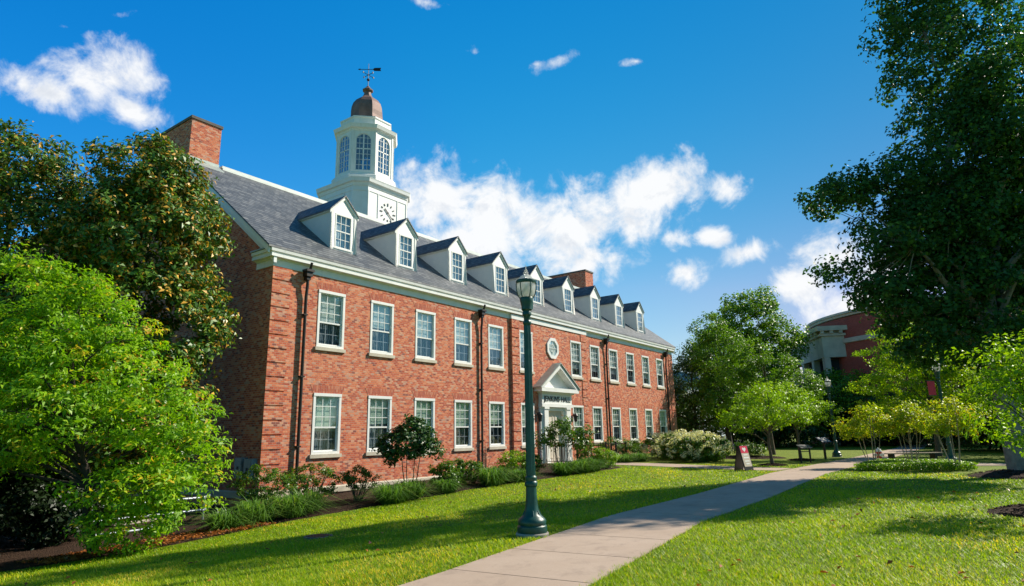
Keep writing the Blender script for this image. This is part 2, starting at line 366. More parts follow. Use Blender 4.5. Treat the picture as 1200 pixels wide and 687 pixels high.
def glass(name, tint=(0.9, 0.95, 0.96), refl=1.0):
    m_, T = mat(name)
    tr = T.new('ShaderNodeBsdfTransparent', {'Color': (*tint, 1)}); gl = T.new('ShaderNodeBsdfGlossy', {'Color': (0.9, 0.95, 1, 1), 'Roughness': 0.02})
    oc = T.new('ShaderNodeTexCoord').outputs['Object']
    b = T.new('ShaderNodeBump', {'Strength': 0.06, 'Distance': 0.05, 'Height': T.noise(oc, 2.2, 2)})
    T.l.new(b.outputs[0], gl.inputs['Normal'])
    bf = T.new('ShaderNodeNewGeometry').outputs['Backfacing']; fr = T.new('ShaderNodeFresnel', {'IOR': T.math('ADD', 1.55, T.math('MULTIPLY', bf, 1 / 1.55 - 1.55))}).outputs[0]
    mx = T.new('ShaderNodeMixShader', {0: T.math('MULTIPLY', fr, refl * 2.4, clamp=True), 1: tr.outputs[0], 2: gl.outputs[0]})
    finish(T, mx.outputs[0]); return m_
M['glass'] = glass('window_glass'); M['lantern_glass'] = glass('lantern_glass', (0.30, 0.40, 0.47), 1.8); M['screen'] = glass('screened_glass', (0.62, 0.66, 0.70), 0.8)
def lamp_globe():
    m_, T = mat('ribbed_acrylic_globe')
    oc = T.new('ShaderNodeTexCoord').outputs['Object']; xyz = T.new('ShaderNodeSeparateXYZ', {0: oc}).outputs
    ang = T.math('ARCTAN2', xyz[1], xyz[0]); rib = T.math('SINE', T.math('MULTIPLY', ang, 26.0))
    b = T.new('ShaderNodeBump', {'Strength': 0.9, 'Distance': 0.006, 'Height': rib})
    tr = T.new('ShaderNodeBsdfTransparent', {'Color': (0.86, 0.88, 0.88, 1)})
    pr = T.new('ShaderNodeBsdfPrincipled', {'Base Color': (0.78, 0.78, 0.74, 1), 'Roughness': 0.15, 'Normal': b.outputs[0]})
    tl = T.new('ShaderNodeBsdfTranslucent', {'Color': (0.85, 0.85, 0.8, 1)})
    a = T.new('ShaderNodeMixShader', {0: 0.45, 1: pr.outputs[0], 2: tl.outputs[0]})
    finish(T, T.new('ShaderNodeMixShader', {0: 0.22, 1: a.outputs[0], 2: tr.outputs[0]}).outputs[0]); return m_
M['globe'] = lamp_globe()

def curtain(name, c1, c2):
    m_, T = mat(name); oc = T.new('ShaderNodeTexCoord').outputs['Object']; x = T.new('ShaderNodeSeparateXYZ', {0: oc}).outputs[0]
    w = T.math('SINE', T.math('ADD', T.math('MULTIPLY', x, 62.0), T.math('MULTIPLY', T.noise(oc, 5, 2), 9.0)))  # fold shading painted as wavy stripes, the cloth itself is flat
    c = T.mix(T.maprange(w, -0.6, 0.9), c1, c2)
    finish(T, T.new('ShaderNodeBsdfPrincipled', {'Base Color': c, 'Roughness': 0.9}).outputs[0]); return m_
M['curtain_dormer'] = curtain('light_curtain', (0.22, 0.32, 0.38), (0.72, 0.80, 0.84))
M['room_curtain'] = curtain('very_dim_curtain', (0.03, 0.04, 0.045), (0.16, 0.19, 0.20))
M['curtain'] = curtain('painted_fold_curtain', (0.05, 0.06, 0.055), (0.42, 0.47, 0.42))
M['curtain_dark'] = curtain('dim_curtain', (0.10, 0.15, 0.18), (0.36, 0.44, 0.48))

def leaf(name, stops, transl=0.35, rough=0.45, spec=0.35, gain=(1, 1, 1)):
    stops = [(p, tuple(min(.8, a * b) for a, b in zip(c, gain))) for p, c in stops]
    m_, T = mat(name); t = T.new('ShaderNodeAttribute', attribute_name='tint').outputs['Fac']
    c = T.ramp(t, stops)
    pr = T.new('ShaderNodeBsdfPrincipled', {'Base Color': c, 'Roughness': rough, 'Specular IOR Level': spec})
    bright = T.mix(1.0, c, (1.35, 1.45, 0.55), 'MULTIPLY')
    tl = T.new('ShaderNodeBsdfTranslucent', {'Color': bright})
    finish(T, T.new('ShaderNodeMixShader', {0: transl, 1: pr.outputs[0], 2: tl.outputs[0]}).outputs[0]); return m_
L_ = {}
L_['lime'] = leaf('lime_leaf', [(0, (0.085, 0.17, 0.006)), (0.5, (0.14, 0.245, 0.008)), (0.9, (0.20, 0.28, 0.012)), (1, (0.30, 0.26, 0.02))], 0.42, gain=(2.2, 1.9, 1.2))
L_['young'] = leaf('young_tree_leaf', [(0, (0.075, 0.16, 0.006)), (0.5, (0.13, 0.235, 0.008)), (1, (0.21, 0.29, 0.012))], 0.42, gain=(2.0, 1.8, 1.1))
L_['lawn_lime'] = leaf('lawn_tree_leaf', [(0, (0.07, 0.16, 0.006)), (0.5, (0.125, 0.24, 0.008)), (0.9, (0.19, 0.29, 0.012)), (1, (0.32, 0.24, 0.02))], 0.42, gain=(1.85, 1.8, 1.1))
L_['magnolia'] = leaf('magnolia_leaf', [(0, (0.018, 0.045, 0.010)), (0.55, (0.04, 0.082, 0.012)), (0.68, (0.085, 0.115, 0.014)), (0.74, (0.20, 0.11, 0.022)), (1, (0.30, 0.15, 0.03))], 0.14, 0.42, 0.4, gain=(2.2, 2.35, 1.4))
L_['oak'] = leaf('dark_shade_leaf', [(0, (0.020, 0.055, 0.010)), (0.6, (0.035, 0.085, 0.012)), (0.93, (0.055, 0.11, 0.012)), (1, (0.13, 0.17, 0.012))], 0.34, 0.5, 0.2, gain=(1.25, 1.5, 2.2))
L_['mid'] = leaf('mid_green_leaf', [(0, (0.04, 0.095, 0.010)), (0.6, (0.07, 0.15, 0.012)), (1, (0.12, 0.20, 0.014))], 0.36, gain=(2.0, 1.8, 1.2))
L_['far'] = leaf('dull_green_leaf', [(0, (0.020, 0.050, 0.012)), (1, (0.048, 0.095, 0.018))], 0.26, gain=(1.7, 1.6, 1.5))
L_['yellow'] = leaf('yellow_green_leaf', [(0, (0.14, 0.22, 0.008)), (0.6, (0.24, 0.29, 0.010)), (0.9, (0.34, 0.29, 0.015)), (1, (0.36, 0.16, 0.03))], 0.45, gain=(1.7, 1.6, 1.2))
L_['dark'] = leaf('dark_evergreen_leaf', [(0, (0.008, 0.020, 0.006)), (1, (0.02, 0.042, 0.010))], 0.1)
L_['shrub'] = leaf('shrub_leaf', [(0, (0.028, 0.075, 0.012)), (0.6, (0.06, 0.13, 0.014)), (0.95, (0.11, 0.18, 0.02)), (1, (0.22, 0.10, 0.03))], 0.3, 0.4, gain=(1.6, 1.5, 1.2))
L_['gloss'] = leaf('glossy_shrub_leaf', [(0, (0.012, 0.04, 0.010)), (0.75, (0.028, 0.075, 0.014)), (1, (0.07, 0.12, 0.02))], 0.18, 0.42, 0.35, gain=(1.7, 1.6, 1.5))
L_['bright'] = leaf('bright_shrub_leaf', [(0, (0.07, 0.16, 0.010)), (1, (0.16, 0.26, 0.015))], 0.4, gain=(1.8, 1.6, 1.2))
L_['tuft'] = leaf('tuft_blade', [(0, (0.035, 0.085, 0.018)), (0.7, (0.07, 0.15, 0.025)), (1, (0.14, 0.20, 0.04))], 0.35, gain=(1.8, 1.7, 1.5))
L_['bloom'] = leaf('cream_bloom', [(0, (0.66, 0.60, 0.38)), (1, (0.82, 0.77, 0.60))], 0.3)
L_['litter'] = leaf('fallen_leaf', [(0, (0.16, 0.05, 0.015)), (0.6, (0.34, 0.10, 0.02)), (1, (0.42, 0.16, 0.04))], 0.15)
L_['grass'] = leaf('grass_blade', [(0, (0.055, 0.13, 0.006)), (0.5, (0.105, 0.20, 0.006)), (0.9, (0.16, 0.25, 0.010)), (1, (0.30, 0.28, 0.07))], 0.42, 0.5, 0.3, gain=(2.75, 2.05, 0.75))

def lawn_mat():
    m_, T = mat('mown_lawn'); oc = T.new('ShaderNodeTexCoord').outputs['Object']
    a = T.noise(oc, 0.25, 4, 0.6); b = T.noise(oc, 2.4, 6, 0.65); c = T.noise(oc, 26.0, 6, 0.75)
    col = T.mix(T.maprange(b, 0.32, 0.68), (0.16, 0.25, 0.004), (0.29, 0.38, 0.005))
    col = T.mix(T.maprange(a, 0.4, 0.68, 0, 0.5), col, (0.36, 0.39, 0.012))
    col = T.mix(T.maprange(c, 0.35, 0.7, 0, 0.55), (0.10, 0.14, 0.004), col)
    dry = T.noise(oc, 1.15, 6, 0.7, 0.5)
    col = T.mix(T.maprange(dry, 0.57, 0.70, 0, 0.5), col, (0.33, 0.29, 0.07))
    bp = T.new('ShaderNodeBump', {'Strength': 0.8, 'Distance': 0.05, 'Height': c})
    finish(T, T.new('ShaderNodeBsdfPrincipled', {'Base Color': col, 'Roughness': 0.8, 'Specular IOR Level': 0.2, 'Normal': bp.outputs[0]}).outputs[0]); return m_
M['lawn'] = lawn_mat()
def path_mat():
    m_, T = mat('tan_concrete_walk'); oc = T.new('ShaderNodeTexCoord').outputs['Object']
    a = T.noise(oc, 0.7, 6, 0.6); b = T.noise(oc, 45.0, 4, 0.7); s = T.noise(oc, 3.0, 8, 0.7, 0.6)
    col = T.mix(T.maprange(a, 0.3, 0.7), (0.39, 0.285, 0.205), (0.48, 0.365, 0.275))
    col = T.mix(T.maprange(b, 0.35, 0.7, 0, 0.35), col, (0.27, 0.21, 0.17))
    col = T.mix(T.maprange(s, 0.52, 0.70, 0, 0.55), col, (0.25, 0.185, 0.14))
    bp = T.new('ShaderNodeBump', {'Strength': 0.35, 'Distance': 0.01, 'Height': b})
    finish(T, T.new('ShaderNodeBsdfPrincipled', {'Base Color': col, 'Roughness': 0.85, 'Specular IOR Level': 0.3, 'Normal': bp.outputs[0]}).outputs[0]); return m_
M['path'] = path_mat()
def mulch_mat():
    m_, T = mat('bark_mulch'); oc = T.new('ShaderNodeTexCoord').outputs['Object']
    v = T.new('ShaderNodeTexVoronoi', {'Vector': oc, 'Scale': 28.0}); n = T.noise(oc, 5, 6, 0.7)
    col = T.mix(T.maprange(n, 0.3, 0.7), (0.022, 0.013, 0.009), (0.075, 0.042, 0.026))
    col = T.mix(T.new('ShaderNodeSeparateColor', {0: v.outputs['Color']}).outputs[0], col, (0.05, 0.028, 0.018))
    bp = T.new('ShaderNodeBump', {'Strength': 1.0, 'Distance': 0.04, 'Height': v.outputs['Distance']})
    finish(T, T.new('ShaderNodeBsdfPrincipled', {'Base Color': col, 'Roughness': 0.95, 'Specular IOR Level': 0.15, 'Normal': bp.outputs[0]}).outputs[0]); return m_
M['mulch'] = mulch_mat()
M['asphalt'] = simple('shaded_paving', (0.16, 0.16, 0.17), 0.9, var=0.15, scale=1.0)

# ---------------------------------------------------------------- ground
GX = [-90, -30, -24, -18.4, -13.4, -8, -4.5, 0, 5, 18, 26, 200]; GZ = [-1.0, -1.1, -.9, -.62, -.3, -.14, .03, .1, .15, .2, 0, 0]
def gz(x, y):
    t = np.clip((np.asarray(y, float) + 13.2) / 11.2, 0, 1)
    far = np.clip((70 - np.hypot(x, y)) / 30, 0, 1)
    return np.interp(x, GX, GZ) * t * far
def g1(x, y): return float(gz(x, y))
def build_ground():
    xs = np.concatenate([[-900, -400, -200, -120, -80], np.arange(-60, 60.1, 1.0), [80, 120, 200, 400, 900]])
    ys = np.concatenate([[-900, -400, -200, -120, -80, -60], np.arange(-50, 50.1, 1.0), [60, 80, 120, 200, 400, 900]])
    X, Y = np.meshgrid(xs, ys); V = np.stack([X, Y, gz(X, Y)], -1).reshape(-1, 3)
    nx = len(xs); i, j = np.meshgrid(np.arange(nx - 1), np.arange(len(ys) - 1)); a = (j * nx + i).ravel()
    o = npmesh('lawn', V, np.stack([a, a + 1, a + nx + 1, a + nx], 1), M['lawn']); tag(o, kind='structure')
build_ground()

def strip(name, pts, width, material, lift=0.02, thick=0.12, gap=None, step=0.5):
    """paved walk along a polyline; slabs are separated by real joints when gap is given"""
    P = [Vector(p) for p in pts]; out = []; acc = 0
    for a, b in zip(P, P[1:]):
        n = max(1, int((b - a).length / step))
        out += [a.lerp(b, i / n) for i in range(n)]
    out.append(P[-1]); mb = MB(); D = [0]
    for a, b in zip(out, out[1:]): D.append(D[-1] + (b - a).length)
    def at(s):
        for i in range(len(D) - 1):
            if s <= D[i + 1] or i == len(D) - 2:
                return out[i].lerp(out[i + 1], (s - D[i]) / (D[i + 1] - D[i]))
    def nrm(s):
        d = at(min(s + .4, D[-1])) - at(max(s - .4, 0)); d.normalize(); return Vector((d.y, -d.x))
    L = gap if gap else D[-1]; s0 = 0
    while s0 < D[-1] - 0.05:
        s1 = min(s0 + L, D[-1]); e = s1 - (0.022 if gap else 0)
        ss = list(np.linspace(s0, e, max(2, int((e - s0) / step) + 1))); rows = []
        for s in ss:
            c, nn = at(s), nrm(s); w = width / 2; r = []
            for k in (-1, 1):
                q = c + nn * w * k; z = g1(q.x, q.y); r += [(q.x, q.y, z + lift), (q.x, q.y, z + lift - thick)]
            b = len(mb.v); mb.v += r; rows.append(b)
        for a, b in zip(rows, rows[1:]):
            for q in ((a, a + 2, b + 2, b), (a + 1, a, b, b + 1), (a + 2, a + 3, b + 3, b + 2)): mb.f.append(q); mb.mi.append(0)
        mb.f.append((rows[0], rows[0] + 1, rows[0] + 3, rows[0] + 2)); mb.f.append((rows[-1], rows[-1] + 2, rows[-1] + 3, rows[-1] + 1)); mb.mi += [0, 0]
        s0 = s1
    return tag(obj(name, mb, material), kind='structure')
MAINPATH = [(-44, -16.4), (-25, -15.15), (-19, -14.4), (-13.8, -14.35), (-4.5, -13.9), (3, -14.2), (10, -14.6), (30, -15.0), (52, -14)]
strip('path', MAINPATH, 1.95, M['path'], gap=1.62)
strip('entry_walk', [(0, -2.2), (-0.6, -6.5), (-1.6, -10.0), (-2.0, -12.86)], 1.9, M['path'], lift=0.024, gap=1.5)
strip('cross_walk', [(1.6, -15.4), (3.4, -17.5), (4.2, -20.5), (4.6, -30)], 2.0, M['path'], lift=0.024, gap=1.5)
strip('paving', [(28, 4.0), (45, 5.0), (80, 14)], 5.0, M['asphalt'], lift=0.03)

# mulch bed along the foundation
def mulch_bed():
    front = [(-33, -1.5), (-27, -3.0), (-24.3, -4.3), (-22.5, -4.25), (-20.4, -3.85), (-18.1, -3.95), (-15.0, -4.6), (-10.5, -4.95), (-7, -5.4), (-5, -5.75), (-3.6, -6.0), (-2.2, -5.6), (-1.7, -4.2)]
    n = 46; mb = MB(); xs = [p[0] for p in front]; ys = [p[1] for p in front]; rows = []
    rng = random.Random(3)
    for i in range(n + 1):
        x = -33 + 31.3 * i / n; yf = float(np.interp(x, xs, ys)) + rng.uniform(-.06, .06); yb = -0.02 if x > -18.6 else 4.0
        b = len(mb.v); K = 8
        for k in range(K + 1):
            y = yf + (yb - yf) * k / K; mb.v.append((x, y, g1(x, y) + (0.045 if k else -0.03) + (rng.uniform(0, .04) if 0 < k else 0)))
        rows.append(b)
    for a, b in zip(rows, rows[1:]):
        for k in range(8): mb.f.append((a + k, b + k, b + k + 1, a + k + 1)); mb.mi.append(0)
    tag(obj('mulch_bed', mb, M['mulch']), kind='structure')
mulch_bed()

# ---------------------------------------------------------------- the brick hall
hall = thing('brick_hall', 'long two-storey red brick hall with slate roof, nine white dormers and a white cupola', 'building', (0, 0, 0))
LH = 18.537; DEP = 34.0; BAY = 4.06; BP = 0.10
WW, UB, UH, LB, LHH = 1.288, 5.10, 2.23, 1.12, 2.24
WX = [-5.335 - 2.636 * i for i in range(5)][::-1] + [-2.724, 2.724] + [5.335 + 2.636 * i for i in range(5)]
EZ = 8.45; SL = 0.761; RY = 7.0; RZ = EZ + 0.06 + (RY + 0.28) * SL

def wall_x(mb, x0, x1, z0, z1, y, holes, depth=0.14):
    xs = sorted({x0, x1, *[h[0] for h in holes], *[h[1] for h in holes]}); zs = sorted({z0, z1, *[h[2] for h in holes], *[h[3] for h in holes]})
    for a, b in zip(xs, xs[1:]):
        for c, d in zip(zs, zs[1:]):
            mx, mz = (a + b) / 2, (c + d) / 2
            if any(h[0] < mx < h[1] and h[2] < mz < h[3] for h in holes): continue
            mb.poly([(a, y, c), (b, y, c), (b, y, d), (a, y, d)])
    for a, b, c, d in holes:
        for p, q in (((a, c), (b, c)), ((b, c), (b, d)), ((b, d), (a, d)), ((a, d), (a, c))):
            mb.poly([(p[0], y, p[1]), (p[0], y + depth, p[1]), (q[0], y + depth, q[1]), (q[0], y, q[1])])
def hole(x, z, w, h): return (x - w / 2, x + w / 2, z, z + h)
wb = MB()
for sgn, xr in ((-1, (-LH, -BAY)), (0, (-BAY, BAY)), (1, (BAY, LH))):
    hs = []
    for x in WX:
        if xr[0] < x < xr[1]: hs += [hole(x, UB, WW, UH), hole(x, LB, WW, LHH)]
    if sgn == 0: hs.append((-0.85, 0.85, 0.10, 3.15))
    wall_x(wb, xr[0], xr[1], -1.6, 8.3, -BP if sgn == 0 else 0.0, hs)
for sx in (-1, 1):
    wb.poly([(sx * BAY, 0, -1.6), (sx * BAY, -BP, -1.6), (sx * BAY, -BP, 8.3), (sx * BAY, 0, 8.3)])
    wb.poly([(sx * LH, 0, -1.6), (sx * LH, 0, EZ - .02), (sx * LH, RY, RZ - 0.5), (sx * LH, DEP - RY, RZ - 0.5), (sx * LH, DEP, EZ - .02), (sx * LH, DEP, -1.6)])
wb.poly([(-LH, DEP, -1.6), (LH, DEP, -1.6), (LH, DEP, 8.4), (-LH, DEP, 8.4)])
obj('wall', wb, M['brick'], hall, fix=False)

# brick quoin strips: raised blocks parted by recessed courses
def quoins(xa, xb, y, yout, z0=0.03, z1=7.84, pitch=0.502):
    q = MB(); z = z1
    while z > z0 + 0.1:
        q.box(xa, xb, y - yout, y - 0.002, max(z0, z - pitch + 0.055), z); z -= pitch
    return obj('quoin_strip', q, M['brick'], hall)
quoins(-LH - 0.02, -LH + 0.78, 0, 0.035); quoins(LH - 0.78, LH + 0.02, 0, 0.035)
quoins(-BAY, -BAY + 0.70, -BP, 0.035); quoins(BAY - 0.70, BAY, -BP, 0.035)

# stone water table
wt = MB(); prof = [(0.0, -0.27), (0.05, -0.27), (0.05, -0.08), (0.012, -0.03), (0.0, -0.03)]
wt.sweep([(-LH, DEP), (-LH, 0), (-BAY, 0)], [(o + 0.002, z) for o, z in prof][::-1]); wt.sweep([(BAY, 0), (LH, 0), (LH, DEP)], [(o + 0.002, z) for o, z in prof][::-1])
wt.sweep([(-BAY, -0.0), (-BAY, -BP), (-1.5, -BP)], [(o + 0.005, z) for o, z in prof][::-1]); wt.sweep([(1.5, -BP), (BAY, -BP), (BAY, 0)], [(o + 0.005, z) for o, z in prof][::-1])
obj('water_table', wt, M['stone'], hall)

# main cornice with gutter, returned round the corners onto the gable ends
cor = MB()
P1 = [(0.0, 7.86), (0.035, 7.86), (0.035, 7.90), (0.02, 7.91), (0.02, 8.10), (0.05, 8.12), (0.08, 8.16), (0.23, 8.165), (0.23, 8.275), (0.205, 8.285), (0.205, 8.315), (0.262, 8.345), (0.275, 8.455), (0.0, 8.47)]
cor.sweep([(-LH, 1.05), (-LH, 0), (LH, 0), (LH, 1.05)], P1[::-1])
cor.box(-BAY - 0.03, BAY + 0.03, -0.145, -0.036, 7.86, 8.115)
obj('cornice', cor, M['white'], hall)
for sx in (-1, 1):
    xa, xb = sorted((sx * (LH + 0.31), sx * (LH - 0.01))); capm = MB()
    capm.prism([(xa, -0.28, 8.472), (xa, 1.07, 8.472), (xa, 1.07, 8.53), (xa, -0.28, 8.50)], (xb - xa, 0, 0))
    obj('cornice_return_cap', capm, M['flash'], hall)

# roof planes
rf = MB(); XR = LH + 0.40; th = 0.075
def slab(mb, p0, p1, xa, xb, t):
    mb.prism([(xa, p0[0], p0[1]), (xa, p1[0], p1[1]), (xa, p1[0], p1[1] - t), (xa, p0[0], p0[1] - t)], (xb - xa, 0, 0))
slab(rf, (-0.285, EZ + 0.09), (RY, RZ + .03), -XR, XR, th)
slab(rf, (DEP + 0.285, EZ + 0.09), (DEP - RY, RZ + .03), -XR, XR, th)
rf.box(-XR, XR, RY + 0.001, DEP - RY - 0.001, RZ - 0.12, RZ + 0.0)
obj('roof', rf, M['slate'], hall)
rc = MB(); rc.box(-17.1, 17.1, RY - 0.10, RY + 0.22, RZ - 0.02, RZ + 0.15); rc.box(-17.1, 17.1, RY - 0.16, RY - 0.06, RZ - 0.08, RZ + 0.03)
obj('ridge_cap', rc, M['ridge'], hall)
# rake boards under the gable overhang
for sx in (-1, 1):
    for ya, yb in ((-0.20, RY), (DEP + .20, DEP - RY)):
        rk = MB(); za = EZ + 0.09 + 0.08 * SL
        for (o0, o1, zt, zb) in ((0.30, 0.37, -0.08, -0.34), (0.02, 0.30, -0.17, -0.23), (0.0, 0.12, -0.23, -0.66), (0.12, 0.22, -0.23, -0.42)):
            xa, xb = sorted((sx * (LH + o0), sx * (LH + o1)))
            rk.prism([(xa, ya, za + zt), (xa, yb, RZ + .03 + zt), (xa, yb, RZ + .03 + zb), (xa, ya, za + zb)], (xb - xa, 0, 0))
        obj('rake_board', rk, M['white'], hall)

# windows -----------------------------------------------------------
def frame_rect(mb, w, h, t, y0, y1, x=0, z=0):
    mb.box(x - w / 2, x - w / 2 + t, y0, y1, z, z + h); mb.box(x + w / 2 - t, x + w / 2, y0, y1, z, z + h)
    mb.box(x - w / 2 + t, x + w / 2 - t, y0, y1, z + h - t, z + h); mb.box(x - w / 2 + t, x + w / 2 - t, y0, y1, z, z + t)
def make_window(h, upper):
    w = WW; f = MB(); frame_rect(f, w - 0.002, h - 0.002, 0.10, -0.02, 0.12, 0, 0.001)
    f.box(-w / 2 - 0.0, w / 2 + 0.0, -0.035, -0.021, h - 0.11, h - 0.0)
    root = obj('window', f, M['white'], hall)
    zi, hi, wi = 0.10, h - 0.20, w - 0.20
    zm = zi + hi * 0.43
    s = MB()
    frame_rect(s, wi, h - 0.10 - zm + 0.03, 0.045, 0.035, 0.07, 0, zm - 0.03)          # upper sash
    frame_rect(s, wi, zm + 0.03 - zi, 0.05, 0.072, 0.105, 0, zi)                        # lower sash
    s.box(-wi / 2 + 0.045, wi / 2 - 0.045, 0.033, 0.072, zm - 0.025, zm + 0.03)
    for k in (1, 2):
        x = -wi / 2 + wi * k / 3
        s.box(x - 0.011, x + 0.011, 0.04, 0.064, zm + 0.01, h - 0.14); s.box(x - 0.011, x + 0.011, 0.078, 0.10, zi + 0.04, zm - 0.02)
    hu = h - 0.10 - zm
    for k in (1, 2): s.box(-wi / 2 + .04, wi / 2 - .04, 0.041, 0.063, zm + hu * k / 3 - 0.011, zm + hu * k / 3 + 0.011)
    s.box(-wi / 2 + .04, wi / 2 - .04, 0.079, 0.099, (zi + zm) / 2 - 0.011, (zi + zm) / 2 + 0.011)
    obj('sash', s, M['sash_white'], root)
    p = MB(); p.poly([(-wi / 2, .052, zm), (wi / 2, .052, zm), (wi / 2, .052, h - .1), (-wi / 2, .052, h - .1)]); obj('pane', p, M['glass'], root)
    p = MB(); p.poly([(-wi / 2 + .045, .074, zi + .045), (wi / 2 - .045, .074, zi + .045), (wi / 2 - .045, .074, zm - .02), (-wi / 2 + .045, .074, zm - .02)]); obj('pane', p, M['screen'], root)
    b = MB(); zbl = zm + (0.02 if upper else 0.12)
    n = 22
    for k in range(n):
        za = zbl + (h - zbl) * k / n; zb = zbl + (h - zbl) * (k + 1) / n
        b.poly([(-w / 2, .165, za), (w / 2, .165, za), (w / 2, .150, zb), (-w / 2, .150, zb)])
    obj('blind', b, M['blind'] if upper else M['blind_green'], root)
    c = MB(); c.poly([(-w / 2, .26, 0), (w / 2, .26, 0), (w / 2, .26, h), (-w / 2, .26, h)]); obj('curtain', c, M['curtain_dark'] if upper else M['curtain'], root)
    s = MB(); s.box(-w / 2 - 0.07, w / 2 + 0.07, -0.075, 0.11, -0.13, -0.002); obj('sill', s, M['stone'], root)
    a = MB(); a.prism([(-w / 2 - 0.02, -0.006, h + 0.002), (w / 2 + 0.02, -0.006, h + 0.002), (w / 2 + 0.16, -0.006, h + 0.30), (-w / 2 - 0.16, -0.006, h + 0.30)], (0, 0.005, 0)); obj('lintel', a, M['soldier'], root)
    return root
def blind_mesh(h, upper, drop, w=WW):
    b = MB(); zi, hi = 0.10, h - 0.20; zbl = zi + hi * drop; n = 22
    for k in range(n):
        za = zbl + (h - zbl) * k / n; zb = zbl + (h - zbl) * (k + 1) / n
        b.poly([(-w / 2, .165, za), (w / 2, .165, za), (w / 2, .150, zb), (-w / 2, .150, zb)])
    o = obj('blind', b, M['blind'] if upper else M['blind_green']); me = o.data; bpy.data.objects.remove(o); return me
BLINDS = {up: [blind_mesh(h, up, q) for q in (.43, .50, .36, .58, .22)] for h, up in ((UH, True), (LHH, False))}
def flat_curtain(h, m_):
    c = MB(); c.poly([(-WW / 2, .26, 0), (WW / 2, .26, 0), (WW / 2, .26, h), (-WW / 2, .26, h)]); o = obj('curtain', c, m_); me = o.data; bpy.data.objects.remove(o); return me
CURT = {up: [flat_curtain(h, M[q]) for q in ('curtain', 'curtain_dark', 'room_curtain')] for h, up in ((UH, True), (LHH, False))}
rngw = random.Random(8)
protos = {}
for z, h, up in ((UB, UH, True), (LB, LHH, False)):
    for i, x in enumerate(WX):
        y = -BP if abs(x) < BAY else 0.0
        if up not in protos: protos[up] = make_window(h, up); o = protos[up]
        else: o = copy_tree(protos[up], hall)
        o.location = (x, y, z)
        for ch in o.children:
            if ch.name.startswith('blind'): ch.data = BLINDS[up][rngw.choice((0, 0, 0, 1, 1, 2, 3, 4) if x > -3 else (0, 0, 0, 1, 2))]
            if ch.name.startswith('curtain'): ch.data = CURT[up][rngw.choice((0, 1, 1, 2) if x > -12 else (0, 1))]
# lower right windows hang a darker curtain: a second mesh with the other cloth
# octagonal window over the door
oc = MB()
def ring_poly(mb, n, r0, r1, y0, y1, cx, cz, ph):
    A = [(cx + r0 * math.cos(ph + 2 * PI * i / n), cz + r0 * math.sin(ph + 2 * PI * i / n)) for i in range(n)]
    B = [(cx + r1 * math.cos(ph + 2 * PI * i / n), cz + r1 * math.sin(ph + 2 * PI * i / n)) for i in range(n)]
    for i in range(n):
        j = (i + 1) % n
        mb.poly([(A[i][0], y0, A[i][1]), (A[j][0], y0, A[j][1]), (B[j][0], y0, B[j][1]), (B[i][0], y0, B[i][1])])
        mb.poly([(A[i][0], y0, A[i][1]), (A[j][0], y0, A[j][1]), (A[j][0], y1, A[j][1]), (A[i][0], y1, A[i][1])])
        mb.poly([(B[i][0], y0, B[i][1]), (B[j][0], y0, B[j][1]), (B[j][0], y1, B[j][1]), (B[i][0], y1, B[i][1])])
ring_poly(oc, 8, 0.47, 0.66, -BP - 0.07, -BP, 0, 6.62, PI / 8); 
ocw = obj('window', oc, M['white'], hall)
ocw['label'] = 'octagonal white framed window above the entrance'
s = MB(); s.box(-0.012, 0.012, -BP - .05, -BP - .03, 6.2, 7.04); s.box(-0.44, 0.44, -BP - .049, -BP - .031, 6.608, 6.632)
ring_poly(s, 8, 0.22, 0.245, -BP - .048, -BP - .03, 0, 6.62, PI / 8); obj('sash', s, M['white'], ocw)
p = MB(); p.poly([(0.5 * math.cos(PI / 8 + i * PI / 4), -BP - .025, 6.62 + 0.5 * math.sin(PI / 8 + i * PI / 4)) for i in range(8)]); obj('pane', p, M['glass'], ocw)
p = MB(); p.poly([(0.5 * math.cos(PI / 8 + i * PI / 4), -BP - .008, 6.62 + 0.5 * math.sin(PI / 8 + i * PI / 4)) for i in range(8)]); obj('blind', p, M['blind'], ocw)

# downspouts with leader heads
for i, x in enumerate((-17.15, -6.66, 6.80, 16.95)):
    d = MB(); d.tube([(x, -0.16, 7.7), (x, -0.15, 7.3), (x, -0.10, 6.9), (x, -0.10, g1(x, -.1) - .05)], 0.058, 10)
    d.tube([(x, -0.36, 8.2), (x, -0.30, 8.0), (x, -0.18, 7.9)], 0.05, 8)
    d.prism([(x - .16, -.34, 7.95), (x + .16, -.34, 7.95), (x + .09, -.24, 7.6), (x - .09, -.24, 7.6)], (0, .30, 0)) if False else None
    d.box(x - .17, x + .17, -.33, -.02, 7.86, 7.95); d.box(x - .13, x + .13, -.28, -.02, 7.68, 7.86); d.box(x - .085, x + .085, -.23, -.02, 7.55, 7.68)
    for z in (1.4, 3.9, 6.2): d.box(x - .085, x + .085, -.165, -.001, z, z + .05)
    obj('downspout', d, M['downpipe'], hall, smooth=35)

